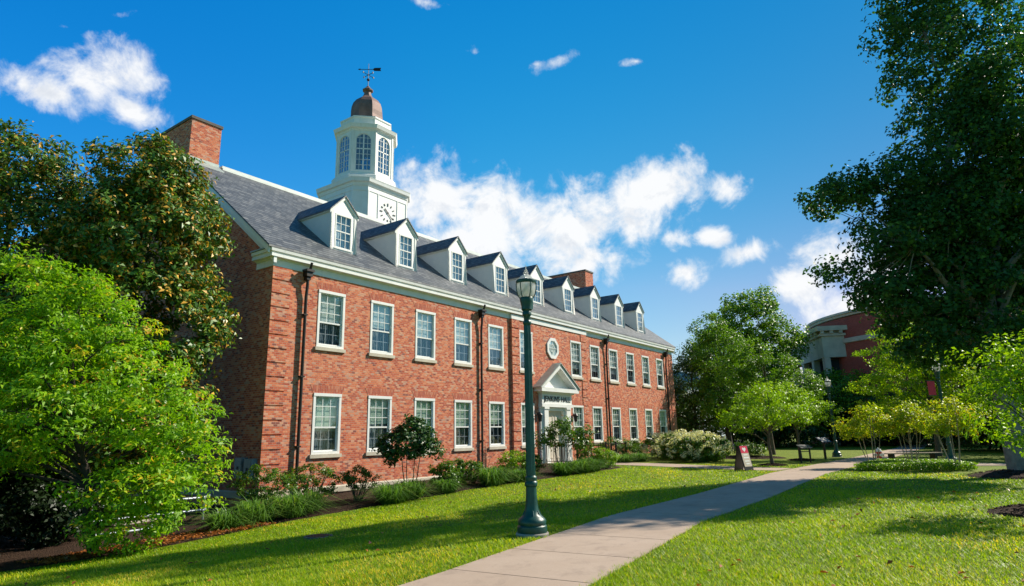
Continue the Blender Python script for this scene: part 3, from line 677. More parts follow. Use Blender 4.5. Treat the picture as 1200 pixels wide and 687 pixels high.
# dormers -----------------------------------------------------------
def make_dormer():
    W2, ZA, ZE = 0.655, 2.41, 1.74            # half width, apex, eave above local origin (face bottom)
    b = MB(); wx, wz0, wz1 = 0.44, 0.10, 1.62
    F = lambda x, z: (x, 0, z)
    for q in ([F(-W2, 0), F(-wx, 0), F(-wx, ZE), F(-W2, ZE)], [F(wx, 0), F(W2, 0), F(W2, ZE), F(wx, ZE)], [F(-wx, 0), F(wx, 0), F(wx, wz0), F(-wx, wz0)],
              [F(-wx, wz1), F(wx, wz1), F(wx, ZE), F(-wx, ZE)], [F(-W2, ZE), F(W2, ZE), F(0, ZA)]): b.poly(q)
    for sx in (-1, 1):
        b.poly([(sx * W2, 0, -0.1), (sx * W2, 0, ZE), (sx * W2, ZE / SL + .12, ZE), (sx * W2, -0.1 / SL, -0.1)])
    root = obj('dormer', b, M['clap'], hall, fix=False)
    t = MB()
    for sx in (-1, 1):
        xa, xb = sorted((sx * (W2 + .012), sx * (W2 - .10))); t.box(xa, xb, -.022, -.001, 0, ZE)
        xa, xb = sorted((sx * (W2 + .014), sx * (W2 + .001))); t.box(xa, xb, -.022, .10, 0, ZE)
        # raking trim boards on the little gable
        d = Vector((W2 + .10, 0, -(ZA - ZE) * (W2 + .10) / W2)); 
        t.prism([(0, -.05, ZA + .05), (sx * d.x, -.05, ZA + .05 + d.z), (sx * d.x, -.05, ZA - .09 + d.z), (0, -.05, ZA - .09)], (0, .048, 0))
        xa, xb = sorted((sx * (W2 + .085), sx * (W2 + .002))); t.box(xa, xb, -.03, ZE / SL, ZE - .10, ZE - .03)
    t.box(-W2, W2, -.03, -.001, -.06, .06)
    obj('trim', t, M['white'], root)
    r = MB()
    for sx in (-1, 1):
        e = W2 + .115; ez = ZA - (ZA - ZE) * e / W2 + .05; az = ZA + .05
        pts = [(0, -.09, az), (0, az / SL + .1, az), (sx * e, ez / SL + .1, ez), (sx * e, -.09, ez)]
        r.prism(pts, (0, 0, .06))
    obj('dormer_roof', r, M['slate_y'], root)
    s = MB(); frame_rect(s, 2 * wx, wz1 - wz0, 0.06, -.012, .06, 0, wz0); zm = (wz0 + wz1) / 2
    s.box(-wx + .05, wx - .05, 0, .06, zm - .025, zm + .025)
    for k in (-1, 1): s.box(k * .128 - .011, k * .128 + .011, .01, .035, wz0 + .04, wz1 - .04)
    for z in ((wz0 + .05 + zm) / 2, (zm + wz1 - .05) / 2): s.box(-wx + .05, wx - .05, .011, .034, z - .011, z + .011)
    s.box(-wx - .05, wx + .05, -.06, 0, wz0 - .05, wz0)
    obj('sash', s, M['white'], root)
    p = MB(); p.poly([(-wx, .024, wz0), (wx, .024, wz0), (wx, .024, wz1), (-wx, .024, wz1)]); obj('pane', p, M['glass'], root)
    c = MB(); c.poly([(-wx - .1, .22, wz0), (wx + .1, .22, wz0), (wx + .1, .22, wz1 + .05), (-wx - .1, .22, wz1 + .05)]); obj('curtain', c, M['curtain_dormer'], root)
    return root
d0 = make_dormer(); DZ = EZ + 0.09 + (0.89 + 0.28) * SL
for i in range(9):
    o = d0 if i == 0 else copy_tree(d0, hall)
    o.location = ((i - 4) * 3.69, 0.89, DZ - 0.02)

# chimneys ----------------------------------------------------------
for sx in (-1, 1):
    xa, xb = sorted((sx * 18.62, sx * 17.22))
    b = MB(); b.box(xa, xb, RY + 0.02, RY + 4.75, 12.8, 16.04); c = obj('chimney', b, M['brick'], hall)
    b = MB(); b.box(xa - .05, xb + .05, RY - .03, RY + 4.80, 16.04, 16.17); obj('chimney_cap', b, M['cap'], c)
    b = MB(); b.box(xa - .02, xb + .02, RY - .0, RY + 4.77, 13.0, 14.22)
    b.prism([(xa - .03, RY - .5, RZ - .5 * SL + .045), (xa - .03, RY + .03, RZ + .08), (xa - .03, RY + .03, RZ - .3), (xa - .03, RY - .5, RZ - .7)], (xb - xa + .06, 0, 0)); obj('flashing', b, M['flash'], c)

# cupola --------------------------------------------------------------
CC = (0.0, 17.12)
def octo(a, k=None):
    """square of half width a with corners cut by k, clockwise seen from above -> right of travel is outwards"""
    pts = [(-a + k, -a), (a - k, -a), (a, -a + k), (a, a - k), (a - k, a), (-a + k, a), (-a, a - k), (-a, -a + k)]
    return [(CC[0] + x, CC[1] + y) for x, y in pts]
TA, TK = 2.76, 0.78
cu = MB()
base = octo(TA, TK)
cu.prism([(x, y, 13.0) for x, y in base], (0, 0, 7.35))
cup = obj('cupola', cu, M['white'], hall)
cc = MB(); cp = [(0.0, 20.02), (0.05, 20.02), (0.06, 20.10), (0.10, 20.24), (0.22, 20.30), (0.25, 20.50), (0.28, 20.60), (0.0, 20.70)]
cc.sweep(base, cp[::-1], closed=True)
cc.sweep(base, [(0.0, 19.62), (0.035, 19.62), (0.035, 19.70), (0.0, 19.70)][::-1], closed=True)
for face in range(4):                       # corner pilasters and panels on the four broad faces
    ang = face * PI / 2
    for (u0, u1, z0, z1) in ((-TA + TK, -TA + TK + .10, 14, 19.62), (TA - TK - .10, TA - TK, 14, 19.62), (-1.02, -.94, 14, 19.62), (.94, 1.02, 14, 19.62)):
        c_, s_ = math.cos(ang), math.sin(ang); mid = (u0 + u1) / 2; hw = (u1 - u0) / 2
        P = Vector((mid, -TA - .015)); Q = Vector((CC[0] + P.x * c_ - P.y * s_, CC[1] + P.x * s_ + P.y * c_))
        cc.obox((Q.x, Q.y, (z0 + z1) / 2), (c_ * hw, s_ * hw, 0), (-s_ * .02, c_ * .02, 0), (0, 0, (z1 - z0) / 2))
cc.poly([(x, y, 20.69) for x, y in base])
obj('tower_cornice', cc, M['white'], cup)
ck = MB(); ccx, ccz, cy = 0.0, 18.38, CC[1] - TA
for k in range(12):
    th = k * PI / 6; r = 0.66; L2 = 0.085 if k % 3 else 0.12
    ck.obox((ccx + r * math.sin(th), cy - .02, ccz + r * math.cos(th)), (.028 * math.cos(th) * 1.4, 0, -.028 * math.sin(th) * 1.4), (0, .015, 0), (L2 * math.sin(th), 0, L2 * math.cos(th)))
for th, L2, w2 in ((math.radians(-48), .42, .05), (math.radians(132), .62, .035)):
    ck.obox((ccx + L2 / 2 * math.sin(th), cy - .045, ccz + L2 / 2 * math.cos(th)), (w2 * math.cos(th), 0, -w2 * math.sin(th)), (0, .008, 0), (L2 / 2 * math.sin(th), 0, L2 / 2 * math.cos(th)))
ck.lathe((0, 0, 0), [(0.0, 0)], 3) if False else None
ck.obox((ccx, cy - .05, ccz), (.07, 0, 0), (0, .01, 0), (0, 0, .07))
obj('clock', ck, M['ink'], cup)

lan = MB(); AP = 2.17; FW = AP * math.tan(PI / 8); ZL0, ZL1 = 21.5, 25.05
def face_xf(k, ap):
    th = k * PI / 4; n = Vector((math.cos(th), math.sin(th))); t = Vector((-n.y, n.x))
    return lambda u, z, o=0.0: (CC[0] + n.x * (ap + o) + t.x * u, CC[1] + n.y * (ap + o) + t.y * u, z)
AW, AZ0, AZ1 = 0.60, 21.74, 24.22
arch = [(AW * math.cos(PI * i / 10), AZ1 + AW * math.sin(PI * i / 10)) for i in range(11)]
for k in range(8):
    f = face_xf(k, AP)
    for o in (0.0, -0.14):
        lan.poly([f(-FW, ZL0, o), f(FW, ZL0, o), f(FW, AZ0, o), f(-FW, AZ0, o)])
        lan.poly([f(-FW, AZ0, o), f(-AW, AZ0, o), f(-AW, AZ1, o), f(-FW, AZ1, o)]); lan.poly([f(AW, AZ0, o), f(FW, AZ0, o), f(FW, AZ1, o), f(AW, AZ1, o)])
        for i in range(10):
            a, b = arch[i], arch[i + 1]
            ua, ub = FW * (1 - 2 * i / 10), FW * (1 - 2 * (i + 1) / 10)
            za = ZL1 if 0 < i else AZ1; 
            pa = (FW, AZ1) if i == 0 else (ua, ZL1); pb = (-FW, AZ1) if i == 9 else (ub, ZL1)
            lan.poly([f(*a, o), f(*pa, o), f(*pb, o), f(*b, o)])
        lan.poly([f(FW, AZ1, o), f(FW, ZL1, o), f(FW * .8, ZL1, o)]); lan.poly([f(-FW, AZ1, o), f(-FW * .8, ZL1, o), f(-FW, ZL1, o)])
    edge = [(AW, AZ0)] + arch + [(-AW, AZ0)]
    for a, b in zip(edge, edge[1:] + edge[:1]): lan.poly([f(*a), f(*b), f(*b, -.14), f(*a, -.14)])
    for u in (-FW + .06, FW - .06):           # slim corner pilasters
        q = [f(u - .06, ZL0), f(u + .06, ZL0), f(u + .06, ZL0, .035), f(u - .06, ZL0, .035)]
        lan.prism(q, (0, 0, ZL1 - ZL0))
lantern = obj('lantern', lan, M['white'], cup, fix=False)
PH = PI / 8
lc = MB(); lc.lathe((CC[0], CC[1], 0), [(2.44, 20.66), (2.44, 21.28), (2.30, 21.40), (2.30, 21.46), (2.05, 21.505)], 8, PH, True, True); obj('lantern_base', lc, M['white'], cup); lc = MB()
lc.lathe((CC[0], CC[1], 0), [(2.17, 25.04), (2.21, 25.06), (2.24, 25.16), (2.40, 25.24), (2.46, 25.46), (2.48, 25.52), (2.0, 25.60)], 8, PH, True, True); obj('lantern_cornice', lc, M['white'], cup); lc = MB()
lc.lathe((CC[0], CC[1], 0), [(1.93, 25.55), (1.93, 26.25), (2.0, 26.30), (2.0, 26.40), (1.5, 26.45)], 8, PH, True, True)
obj('lantern_drum', lc, M['white'], cup)
sh = MB(); gl = MB()
for k in range(8):
    f = face_xf(k, AP - .07)
    def bar(u0, z0, u1, z1, w_):
        d = Vector((u1 - u0, z1 - z0)); d.normalize(); n = Vector((-d.y, d.x)) * w_
        sh.prism([f(u0 - n.x, z0 - n.y, -.02), f(u1 - n.x, z1 - n.y, -.02), f(u1 + n.x, z1 + n.y, -.02), f(u0 + n.x, z0 + n.y, -.02)], Vector(f(0, 0, .02)) - Vector(f(0, 0, -.02)))
    bar(0, AZ0, 0, AZ1 + AW, .045); bar(-AW, 23.55, AW, 23.55, .04)
    for u in (-.3, .3): bar(u, AZ0, u, AZ1 + .5, .014)
    for z in (22.2, 22.65, 23.1, 24.0, 24.45): bar(-AW * (1 if z < AZ1 else .93), z, AW * (1 if z < AZ1 else .93), z, .014)
    for a, b in zip(arch, arch[1:]): bar(a[0] * .97, AZ1 + (a[1] - AZ1) * .97, b[0] * .97, AZ1 + (b[1] - AZ1) * .97, .03)
    bar(-AW + .03, AZ0, -AW + .03, AZ1, .03); bar(AW - .03, AZ0, AW - .03, AZ1, .03); bar(-AW, AZ0 + .03, AW, AZ0 + .03, .03)
    gl.poly([f(AW, AZ0)] + [f(*q) for q in arch] + [f(-AW, AZ0)])
obj('lantern_sash', sh, M['white'], cup); obj('lantern_pane', gl, M['lantern_glass'], cup)
br = MB()
for a in (0, PI / 2):
    dx, dy = math.cos(a + .4) * 1.7, math.sin(a + .4) * 1.7
    br.tube([(CC[0] - dx, CC[1] - dy, 21.6), (CC[0] + dx, CC[1] + dy, 23.4)], .06, 6); br.tube([(CC[0] + dx, CC[1] + dy, 21.6), (CC[0] - dx, CC[1] - dy, 23.4)], .06, 6)
obj('brace', br, M['white'], cup)
dm = MB(); dm.lathe((CC[0], CC[1], 0), [(1.52, 26.43), (1.38, 26.60), (1.28, 26.85), (1.24, 27.15), (1.24, 27.55), (1.20, 27.95), (1.08, 28.35), (.86, 28.70), (.60, 28.93), (.40, 29.10), (.30, 29.32), (.26, 29.60), (.40, 29.68), (.42, 29.78), (.24, 29.92), (.10, 30.12), (.04, 30.2)], 8, PH, True, True)
obj('dome', dm, M['copper'], cup)
wv = MB(); X0, Y0 = CC
wv.tube([(X0, Y0, 30.1), (X0, Y0, 32.25)], [.035, .02], 6); wv.lathe((X0, Y0, 30.75), [(.01, -.13), (.10, -.08), (.13, 0), (.10, .08), (.01, .13)], 10)
for a in (0, PI / 2):
    dx, dy = math.cos(a) * .55, math.sin(a) * .55; wv.tube([(X0 - dx, Y0 - dy, 31.2), (X0 + dx, Y0 + dy, 31.2)], .025, 6)
    for k in (-1, 1): wv.box(X0 + k * dx - .035, X0 + k * dx + .035, Y0 + k * dy - .035, Y0 + k * dy + .035, 31.13, 31.27)
ad = Vector((.62, -.78, 0)); up = Vector((0, 0, 1))
wv.tube([Vector((X0, Y0, 31.72)) - ad * .72, Vector((X0, Y0, 31.72)) + ad * .5], .025, 6)
c0 = Vector((X0, Y0, 31.72)); nn = Vector((ad.y, -ad.x, 0)) * .012
wv.prism([c0 + ad * .34 - nn, c0 + ad * .5 + up * .14 - nn, c0 + ad * 1.05 + up * .15 - nn, c0 + ad * .98 - nn, c0 + ad * 1.05 - up * .15 - nn, c0 + ad * .5 - up * .14 - nn], nn * 2)
wv.prism([c0 - ad * .9 - nn, c0 - ad * .68 + up * .08 - nn, c0 - ad * .68 - up * .08 - nn], nn * 2)
obj('weather_vane', wv, M['downpipe'], cup)

# entrance --------------------------------------------------------------
en = MB(); Y = -BP
for sx in (-1, 1):
    xa, xb = sorted((sx * .98, sx * 1.38)); en.box(xa, xb, Y - .24, Y, .16, 3.18); en.box(xa - .04, xb + .04, Y - .28, Y, .10, .34); en.box(xa - .04, xb + .04, Y - .28, Y, 3.06, 3.18)
    xa, xb = sorted((sx * .84, sx * .98)); en.box(xa, xb, Y - .12, Y + .13, .12, 3.16)
    xa, xb = sorted((sx * 1.38, sx * 1.62)); en.box(xa, xb, Y - .13, Y, .12, 3.18)
en.box(-.84, .84, Y - .12, Y + .13, 2.98, 3.16)
en.box(-1.66, 1.66, Y - .28, Y, 3.18, 3.36); en.box(-1.60, 1.60, Y - .24, Y, 3.36, 3.93)
en.box(-1.72, 1.72, Y - .34, Y, 3.93, 4.02); en.box(-2.02, 2.02, Y - .52, Y, 4.02, 4.24)
# pediment
en.prism([(-1.75, Y - .10, 4.24), (1.75, Y - .10, 4.24), (0, Y - .10, 5.50)], (0, .10, 0))
for sx in (-1, 1):
    a = Vector((sx * 2.06, 4.22)); b_ = Vector((0, 5.62)); 
    en.prism([(a.x, Y - .52, a.y), (b_.x, Y - .52, b_.y), (b_.x, Y - .52, b_.y - .20), (a.x - sx * .28, Y - .52, a.y + .002)], (0, .52, 0))
ent = obj('entrance_surround', en, M['white'], hall)
pr = MB()
for sx in (-1, 1): pr.prism([(sx * 2.16, Y - .58, 4.20), (0, Y - .58, 5.67), (0, Y - .58, 5.73), (sx * 2.16, Y - .58, 4.27)], (0, .575, 0))
obj('pediment_roof', pr, M['flash'], ent)
cv = bpy.data.curves.new('lettering', 'FONT'); cv.body = 'JENKINS HALL'; cv.size = 0.43; cv.align_x = 'CENTER'; cv.extrude = 0.012; cv.space_character = 1.05
lt = bpy.data.objects.new('lettering', cv); COL.objects.link(lt); lt.parent = ent; lt.location = (0, Y - .256, 3.50); lt.rotation_euler = (PI / 2, 0, 0); cv.materials.append(M['ink'])
dg = bpy.context.evaluated_depsgraph_get(); lme = bpy.data.meshes.new_from_object(lt.evaluated_get(dg)); mw = lt.matrix_basis.copy(); bpy.data.objects.remove(lt)
lme.transform(mw); lt = bpy.data.objects.new('lettering', lme); COL.objects.link(lt); lt.parent = ent
if not lme.materials: lme.materials.append(M['ink'])
dr = MB(); dr.box(-.84, .84, Y + .06, Y + .11, .12, 2.98)
door = obj('door', dr, M['door'], hall)
dp = MB()
for x in (-.42, .42):
    for z0, z1 in ((.35, 1.05), (1.2, 2.1), (2.24, 2.84)): frame_rect(dp, .62, z1 - z0, .05, Y + .035, Y + .058, x, z0)
dp.box(-.012, .012, Y + .045, Y + .059, .14, 2.2); dp.box(-.82, .82, Y + .03, Y + .058, 2.14, 2.22)
obj('panel', dp, M['door'], door)
hk = MB(); hk.lathe((.10, Y + .03, 1.12), [(.0, -.04), (.035, -.02), (.035, .02), (0, .04)], 10); obj('handle', hk, M['iron'], door)
for sx in (-1, 1):
    lb = MB(); x = sx * 1.92
    lb.box(x - .05, x + .05, Y - .03, Y, 2.35, 2.75); lb.tube([(x, Y - .02, 2.68), (x, Y - .16, 2.86), (x, Y - .27, 2.82)], .018, 6)
    lb.lathe((x, Y - .27, 2.35), [(.03, 0), (.09, .04), (.13, .36), (.17, .38), (.10, .46), (.03, .5), (.015, .56)], 6); obj('wall_lantern', lb, M['iron'], hall)
st = MB()
for k in range(3): st.box(-1.5 - .02 * k, 1.5 + .02 * k, Y - .75 - .32 * k, Y - (.0 if k == 0 else .75 + .32 * (k - 1)) - .001, -.6, .12 - .07 * k)
obj('entry_step', st, M['concrete'], hall)
def railing(x, label):
    r = thing('iron_railing', label, 'railing', (x, -1.5, .1), 'iron railings at the entrance')
    pts = [(-.0, -1.0), (0, .9)]
    for y in (-1.0, -.0, .95): t = MB(); t.box(-.022, .022, y - .022, y + .022, -.1, .98); obj('post', t, M['iron'], r)
    t = MB(); t.box(-.03, .03, -1.05, 1.0, .981, 1.02); t.box(-.015, .015, -1.0, .95, .12, .15); obj('handrail', t, M['iron'], r)
    t = MB()
    for k in range(13): y = -.92 + k * .145; t.box(-.008, .008, y - .008, y + .008, .151, .98)
    obj('baluster', t, M['iron'], r)
railing(-1.62, 'black iron railing on the lamp post side of the entrance steps'); railing(1.62, 'black iron railing on the far side of the entrance steps')
r = thing('iron_fence', 'low black iron fence between shrubs right of the entrance', 'fence', (3.2, -2.3, .12))
for x in (-1.3, 0, 1.3): t = MB(); t.box(x - .04, x + .04, -.04, .04, -.1, 1.05); obj('post', t, M['iron'], r)
t = MB(); t.box(-1.26, -.041, -.015, .015, .92, .96); t.box(.041, 1.26, -.015, .015, .92, .96); t.box(-1.26, -.041, -.015, .015, .12, .15); t.box(.041, 1.26, -.015, .015, .12, .15); obj('rail', t, M['iron'], r)
t = MB()
for k in range(19):
    x = -1.17 + k * .13
    if abs(x) > .06: t.box(x - .009, x + .009, -.009, .009, .15, .92)
obj('picket', t, M['iron'], r)

# meter cabinets on the gable end
def cabinet(y, z0, z1, w, label):
    b = MB(); b.box(-LH - .22, -LH - .002, y - w / 2, y + w / 2, z0, z1); r = obj('meter_cabinet', b, M['utility']); tag(r, label, 'utility box', 'meter cabinets on the gable end')
    b = MB(); b.box(-LH - .235, -LH - .221, y - w / 2 + .03, y + w / 2 - .03, z0 + .04, z1 - .04); obj('cabinet_door', b, M['utility'], r)
    b = MB(); b.box(-LH - .26, -LH - .236, y - .03, y + .03, (z0 + z1) / 2 - .05, (z0 + z1) / 2 + .05); obj('latch', b, M['iron'], r)
cabinet(.98, .42, 1.10, .46, 'dark grey meter cabinet on the gable wall, farther from the brick corner')
cabinet(.40, .38, 1.06, .46, 'grey meter cabinet on the gable wall, right beside the brick corner')

# areaway pipe rails beside the gable end
r = thing('pipe_railing', 'galvanised pipe railing round the basement steps below the magnolias', 'railing', (-21.4, -.2, -.86))
for x in (-2.2, -.6, .9): t = MB(); t.tube([(x, 0, -.2), (x, 0, .85)], .034, 8); obj('post', t, M['galv'], r, smooth=True)
t = MB()
for z in (.12, .48, .85): t.tube([(-2.2, 0, z), (.9, 0, z)], .036, 8)
for z in (.48, .85): t.tube([(.9, 0, z), (2.0, 1.5, z - .05)], .036, 8)
obj('rail', t, M['galv'], r, smooth=True)
b = MB(); b.box(-22.6, -19.2, 1.3, 1.5, -1.4, -.66); tag(obj('areaway_kerb', b, M['stone_far']), 'low concrete kerb wall behind the galvanised pipe railing', 'wall')

# ---------------------------------------------------------------- street lamps
def make_lamp(label, loc, banner=False):
    r = thing('street_lamp', label, 'street lamp', loc, 'green campus street lamps')
    b = MB(); b.lathe((0, 0, 0), [(.285, -.15), (.285, .035), (.275, .05)], 28); obj('footing', b, M['concrete'], r, smooth=30)
    b = MB(); b.lathe((0, 0, 0), [(.255, .05), (.262, .10), (.255, .155), (.235, .175), (.245, .20), (.248, .235), (.225, .275), (.185, .31), (.145, .35), (.12, .42), (.104, .52), (.096, .66), (.092, .80), (.112, .82), (.116, .85), (.112, .88), (.094, .90), (.104, .94), (.104, .965), (.082, .99)], 28)
    for k in range(8):
        a = k * PI / 4; b.tube([(.235 * math.cos(a), .235 * math.sin(a), .165), (.12 * math.cos(a), .12 * math.sin(a), .41)], .012, 5)
    obj('base', b, M['lamp_green'], r, smooth=35)
    b = MB(); n = 24; pr = []
    for z, rr in ((.97, .078), (2.2, .070), (3.70, .058)): pr.append((rr, z))
    b.lathe((0, 0, 0), pr, 16)
    for k in range(8):
        a = k * PI / 4; b.tube([(.076 * math.cos(a), .076 * math.sin(a), 1.0), (.057 * math.cos(a), .057 * math.sin(a), 3.66)], .009, 5)
    b.lathe((0, 0, 0), [(.06, 3.66), (.078, 3.69), (.078, 3.73), (.058, 3.76), (.062, 3.83), (.085, 3.86), (.085, 3.90), (.075, 3.93)], 20)
    obj('post', b, M['lamp_green'], r, smooth=35)
    b = MB(); b.lathe((0, 0, 0), [(.07, 3.92), (.10, 3.96), (.098, 4.02), (.118, 4.10), (.128, 4.17), (.118, 4.19)], 20)
    b.box(.112, .165, -.035, .035, 3.99, 4.12)
    obj('fitter', b, M['lamp_green'], r, smooth=35)
    b = MB(); b.lathe((0, 0, 0), [(.112, 4.175), (.15, 4.24), (.172, 4.33), (.176, 4.42), (.174, 4.47), (.150, 4.53), (.10, 4.60), (.05, 4.635), (.035, 4.66)], 26)
    gobj = obj('globe', b, M['globe'], r, smooth=60)
    b = MB(); b.lathe((0, 0, 0), [(.186, 4.45), (.193, 4.47), (.193, 4.505), (.182, 4.52)], 26, cap=False)
    for k in range(6):
        a = k * PI / 3; c_, s_ = math.cos(a), math.sin(a)
        b.tube([(.12 * c_, .12 * s_, 4.17), (.165 * c_, .165 * s_, 4.25), (.185 * c_, .185 * s_, 4.36), (.188 * c_, .188 * s_, 4.46)], .009, 5)
    obj('cage', b, M['lamp_green'], r, smooth=35)
    b = MB(); b.lathe((0, 0, 0), [(.04, 4.65), (.055, 4.665), (.03, 4.69), (.035, 4.71), (.012, 4.74), (.004, 4.82)], 12); obj('finial', b, M['globe'], r, smooth=40)
    b = MB(); b.lathe((0, 0, 0), [(.035, 4.18), (.035, 4.30), (.055, 4.32), (.055, 4.44), (.02, 4.47)], 12); obj('bulb', b, M['blind'], r, smooth=40)
    return r
l0 = make_lamp('dark green street lamp on the lawn in front of the brick hall, nearest and tallest', (-21.83, -13.42, 0.0))
l1 = copy_tree(l0); l1.location = (11.4, -12.7, 0); l1['label'] = 'dark green street lamp at the path between the young trees and the yellow shrubs'
l2 = copy_tree(l0); l2.location = (4.2, -18.6, 0); l2['label'] = 'dark green street lamp with red banners half hidden in the planted bed'
b = MB(); dx, dy = -.59, .81
b.obox((dx * .36, dy * .36, 3.42), (dx * .17, dy * .17, 0), (.81 * .004, .59 * .004, 0), (0, 0, .32)); obj('banner', b, M['magenta_red'], l2)
for z in (3.76, 3.08): b = MB(); b.tube([(0, 0, z), (dx * .58, dy * .58, z)], .014, 6); obj('banner_arm', b, M['lamp_green'], l2)

# ---------------------------------------------------------------- signs, hydrant, bench, drain
r = thing('sandwich_board', 'small A-frame sign with crimson heading standing on the lawn by the walk', 'sign', (-3.1, -11.5, g1(-3.1, -11.5)), rotz=math.radians(-16))
tilt = .16
for sgn in (-1, 1):
    b = MB(); b.prism([(-.31, sgn * .27, .02), (.31, sgn * .27, .02), (.31, sgn * .05, 1.03), (-.31, sgn * .05, 1.03)], (0, -sgn * .035, 0)); obj('board', b, M['iron'], r)
b = MB(); b.box(-.31, -.22, -.28, .28, -.01, .02); b.box(.22, .31, -.28, .28, -.01, .02); obj('foot', b, M['iron'], r)
def onface(u, v, o=.004): # v metres up the sloping front face
    d = Vector((0, .22, 1.01)).normalized(); n = Vector((0, -1.01, .22)).normalized(); return Vector((u, -.27, .02)) + d * v + n * o
def facequad(u0, u1, v0, v1, o): return [onface(u0, v0, o), onface(u1, v0, o), onface(u1, v1, o), onface(u0, v1, o)]
b = MB(); b.poly(facequad(-.27, .27, .16, .72, .005)); obj('sign_panel', b, M['sign_pale'], r)
b = MB(); b.poly(facequad(-.27, .27, .722, 1.02, .006)); obj('heading', b, M['magenta_red'], r)
b = MB(); pts = []
for i in range(24):
    t_ = 2 * PI * i / 24; pts.append(onface(.010 * 16 * math.sin(t_) ** 3 * .8, .875 + .0085 * (13 * math.cos(t_) - 5 * math.cos(2 * t_) - 2 * math.cos(3 * t_) - math.cos(4 * t_)) * .8, .009))
b.poly(pts); obj('emblem', b, M['white'], r)
b = MB()
for v, w_ in ((.62, .15), (.50, .19), (.36, .17), (.25, .12)): b.poly(facequad(-w_, w_, v, v + .055, .009))
obj('text_line', b, M['white'], r)

r = thing('interpretive_sign', 'black single-post sign with tilted panel next to the far street lamp', 'sign', (9.0, -12.5, 0), rotz=math.radians(-25))
b = MB(); b.box(-.06, .06, -.04, .04, -.1, .98); obj('post', b, M['iron'], r)
b = MB(); b.prism([(-.40, -.22, .90), (.40, -.22, .90), (.40, .22, 1.16), (-.40, .22, 1.16)], (0, -.015, .04)); obj('panel', b, M['iron'], r)
r = thing('frame_sign', 'low black two-post frame sign on the grass under the young trees', 'sign', (4.0, -12.5, 0), rotz=math.radians(-30))
b = MB(); b.box(-.36, -.30, -.03, .03, -.1, .80); obj('post', b, M['iron'], r); b = MB(); b.box(.30, .36, -.03, .03, -.1, .80); obj('post', b, M['iron'], r)
b = MB(); b.prism([(-.40, -.16, .72), (.40, -.16, .72), (.40, .16, .88), (-.40, .16, .88)], (0, -.01, .03)); obj('panel', b, M['iron'], r); b = MB(); b.box(-.299, .299, -.02, .02, .55, .59); obj('crossbar', b, M['iron'], r)

r = thing('fire_hydrant', 'red and white fire hydrant standing behind the pale-stemmed shrubs', 'hydrant', (4.2, -15.75, 0))
b = MB(); b.lathe((0, 0, 0), [(.16, -.05), (.16, .04), (.11, .05), (.11, .50), (.145, .51), (.145, .55)], 18); obj('barrel', b, M['hyd_red'], r, smooth=35)
b = MB(); b.lathe((0, 0, 0), [(.14, .551), (.13, .62), (.09, .68), (.035, .70), (.035, .75)], 18); obj('bonnet', b, M['hyd_white'], r, smooth=35)
for dx, dy in ((-.59, .81), (.59, -.81), (-.81, -.59)):
    b = MB(); b.tube([(dx * .09, dy * .09, .40), (dx * .19, dy * .19, .40)], .055, 10); b.tube([(dx * .19, dy * .19, .40), (dx * .22, dy * .22, .40)], .07, 8); obj('nozzle_cap', b, M['hyd_white'], r, smooth=35)

r = thing('park_bench', 'long backless timber bench behind the planted bed', 'bench', (5.6, -17.0, 0), rotz=math.radians(-56))
b = MB()
for k in range(4): b.box(-1.35, 1.35, -.24 + k * .125, -.135 + k * .125, .42, .46)
obj('seat', b, M['timber'], r)
for x in (-1.0, 1.0): b = MB(); b.box(x - .05, x + .05, -.22, .22, -.05, .42); obj('leg', b, M['iron'], r)

b = MB(); b.lathe((0, 0, 0), [(.30, -.05), (.30, .025), (.26, .03), (.25, .022)], 26); o = obj('drain_cover', b, M['cap'], None, (-22.24, -8.14, g1(-22.24, -8.14) + .005), smooth=30)
tag(o, 'round dark drain cover set flush in the lawn', 'drain cover')
b = MB()
for k in range(5): b.box(-.2, .2, -.18 + k * .085, -.15 + k * .085, .024, .034)
obj('grate', b, M['iron'], o)

# ---------------------------------------------------------------- foliage generators
def rnd_dirs(rng, n):
    v = rng.normal(size=(n, 3)); return v / np.linalg.norm(v, axis=1, keepdims=True)
def leaf_arrays(C, Nrm, size, rng, aspect=0.5, fold=0.18, tip_down=0.3):
    n = len(C); ref = rng.normal(size=(n, 3)); ref[:, 2] -= tip_down
    ax = ref - Nrm * np.sum(ref * Nrm, 1, keepdims=True); ax /= np.linalg.norm(ax, axis=1, keepdims=True) + 1e-9
    side = np.cross(Nrm, ax); s = (size * rng.uniform(.65, 1.25, n))[:, None]
    base = C - ax * s * .5; tip = C + ax * s * .5 - Nrm * s * .08
    l = C + side * s * aspect * .5 + Nrm * s * fold - ax * s * .05; r_ = C - side * s * aspect * .5 + Nrm * s * fold - ax * s * .05
    V = np.stack([base, r_, tip, l], 1).reshape(-1, 3); F = np.arange(4 * n, dtype=np.int32).reshape(n, 4)
    return V, F
def crown_pts(rng, lobes, ncl, shell=0.5):
    vol = np.array([l[3] * l[4] * l[5] for l in lobes]) ** .75; idx = rng.choice(len(lobes), ncl, p=vol / vol.sum())
    D = rnd_dirs(rng, ncl); rad = (shell ** 3 + (1 - shell ** 3) * rng.random(ncl)) ** (1 / 3)
    Lb = np.array(lobes)[idx]; C = Lb[:, :3] + D * Lb[:, 3:] * rad[:, None]
    keep = np.ones(ncl, bool)
    for i, l in enumerate(lobes):                        # drop clusters that lie deep inside another lobe
        q = np.linalg.norm((C - np.array(l[:3])) / np.array(l[3:]), axis=1); keep &= ~((q < shell * .8) & (idx != i))
    return C[keep], D[keep]
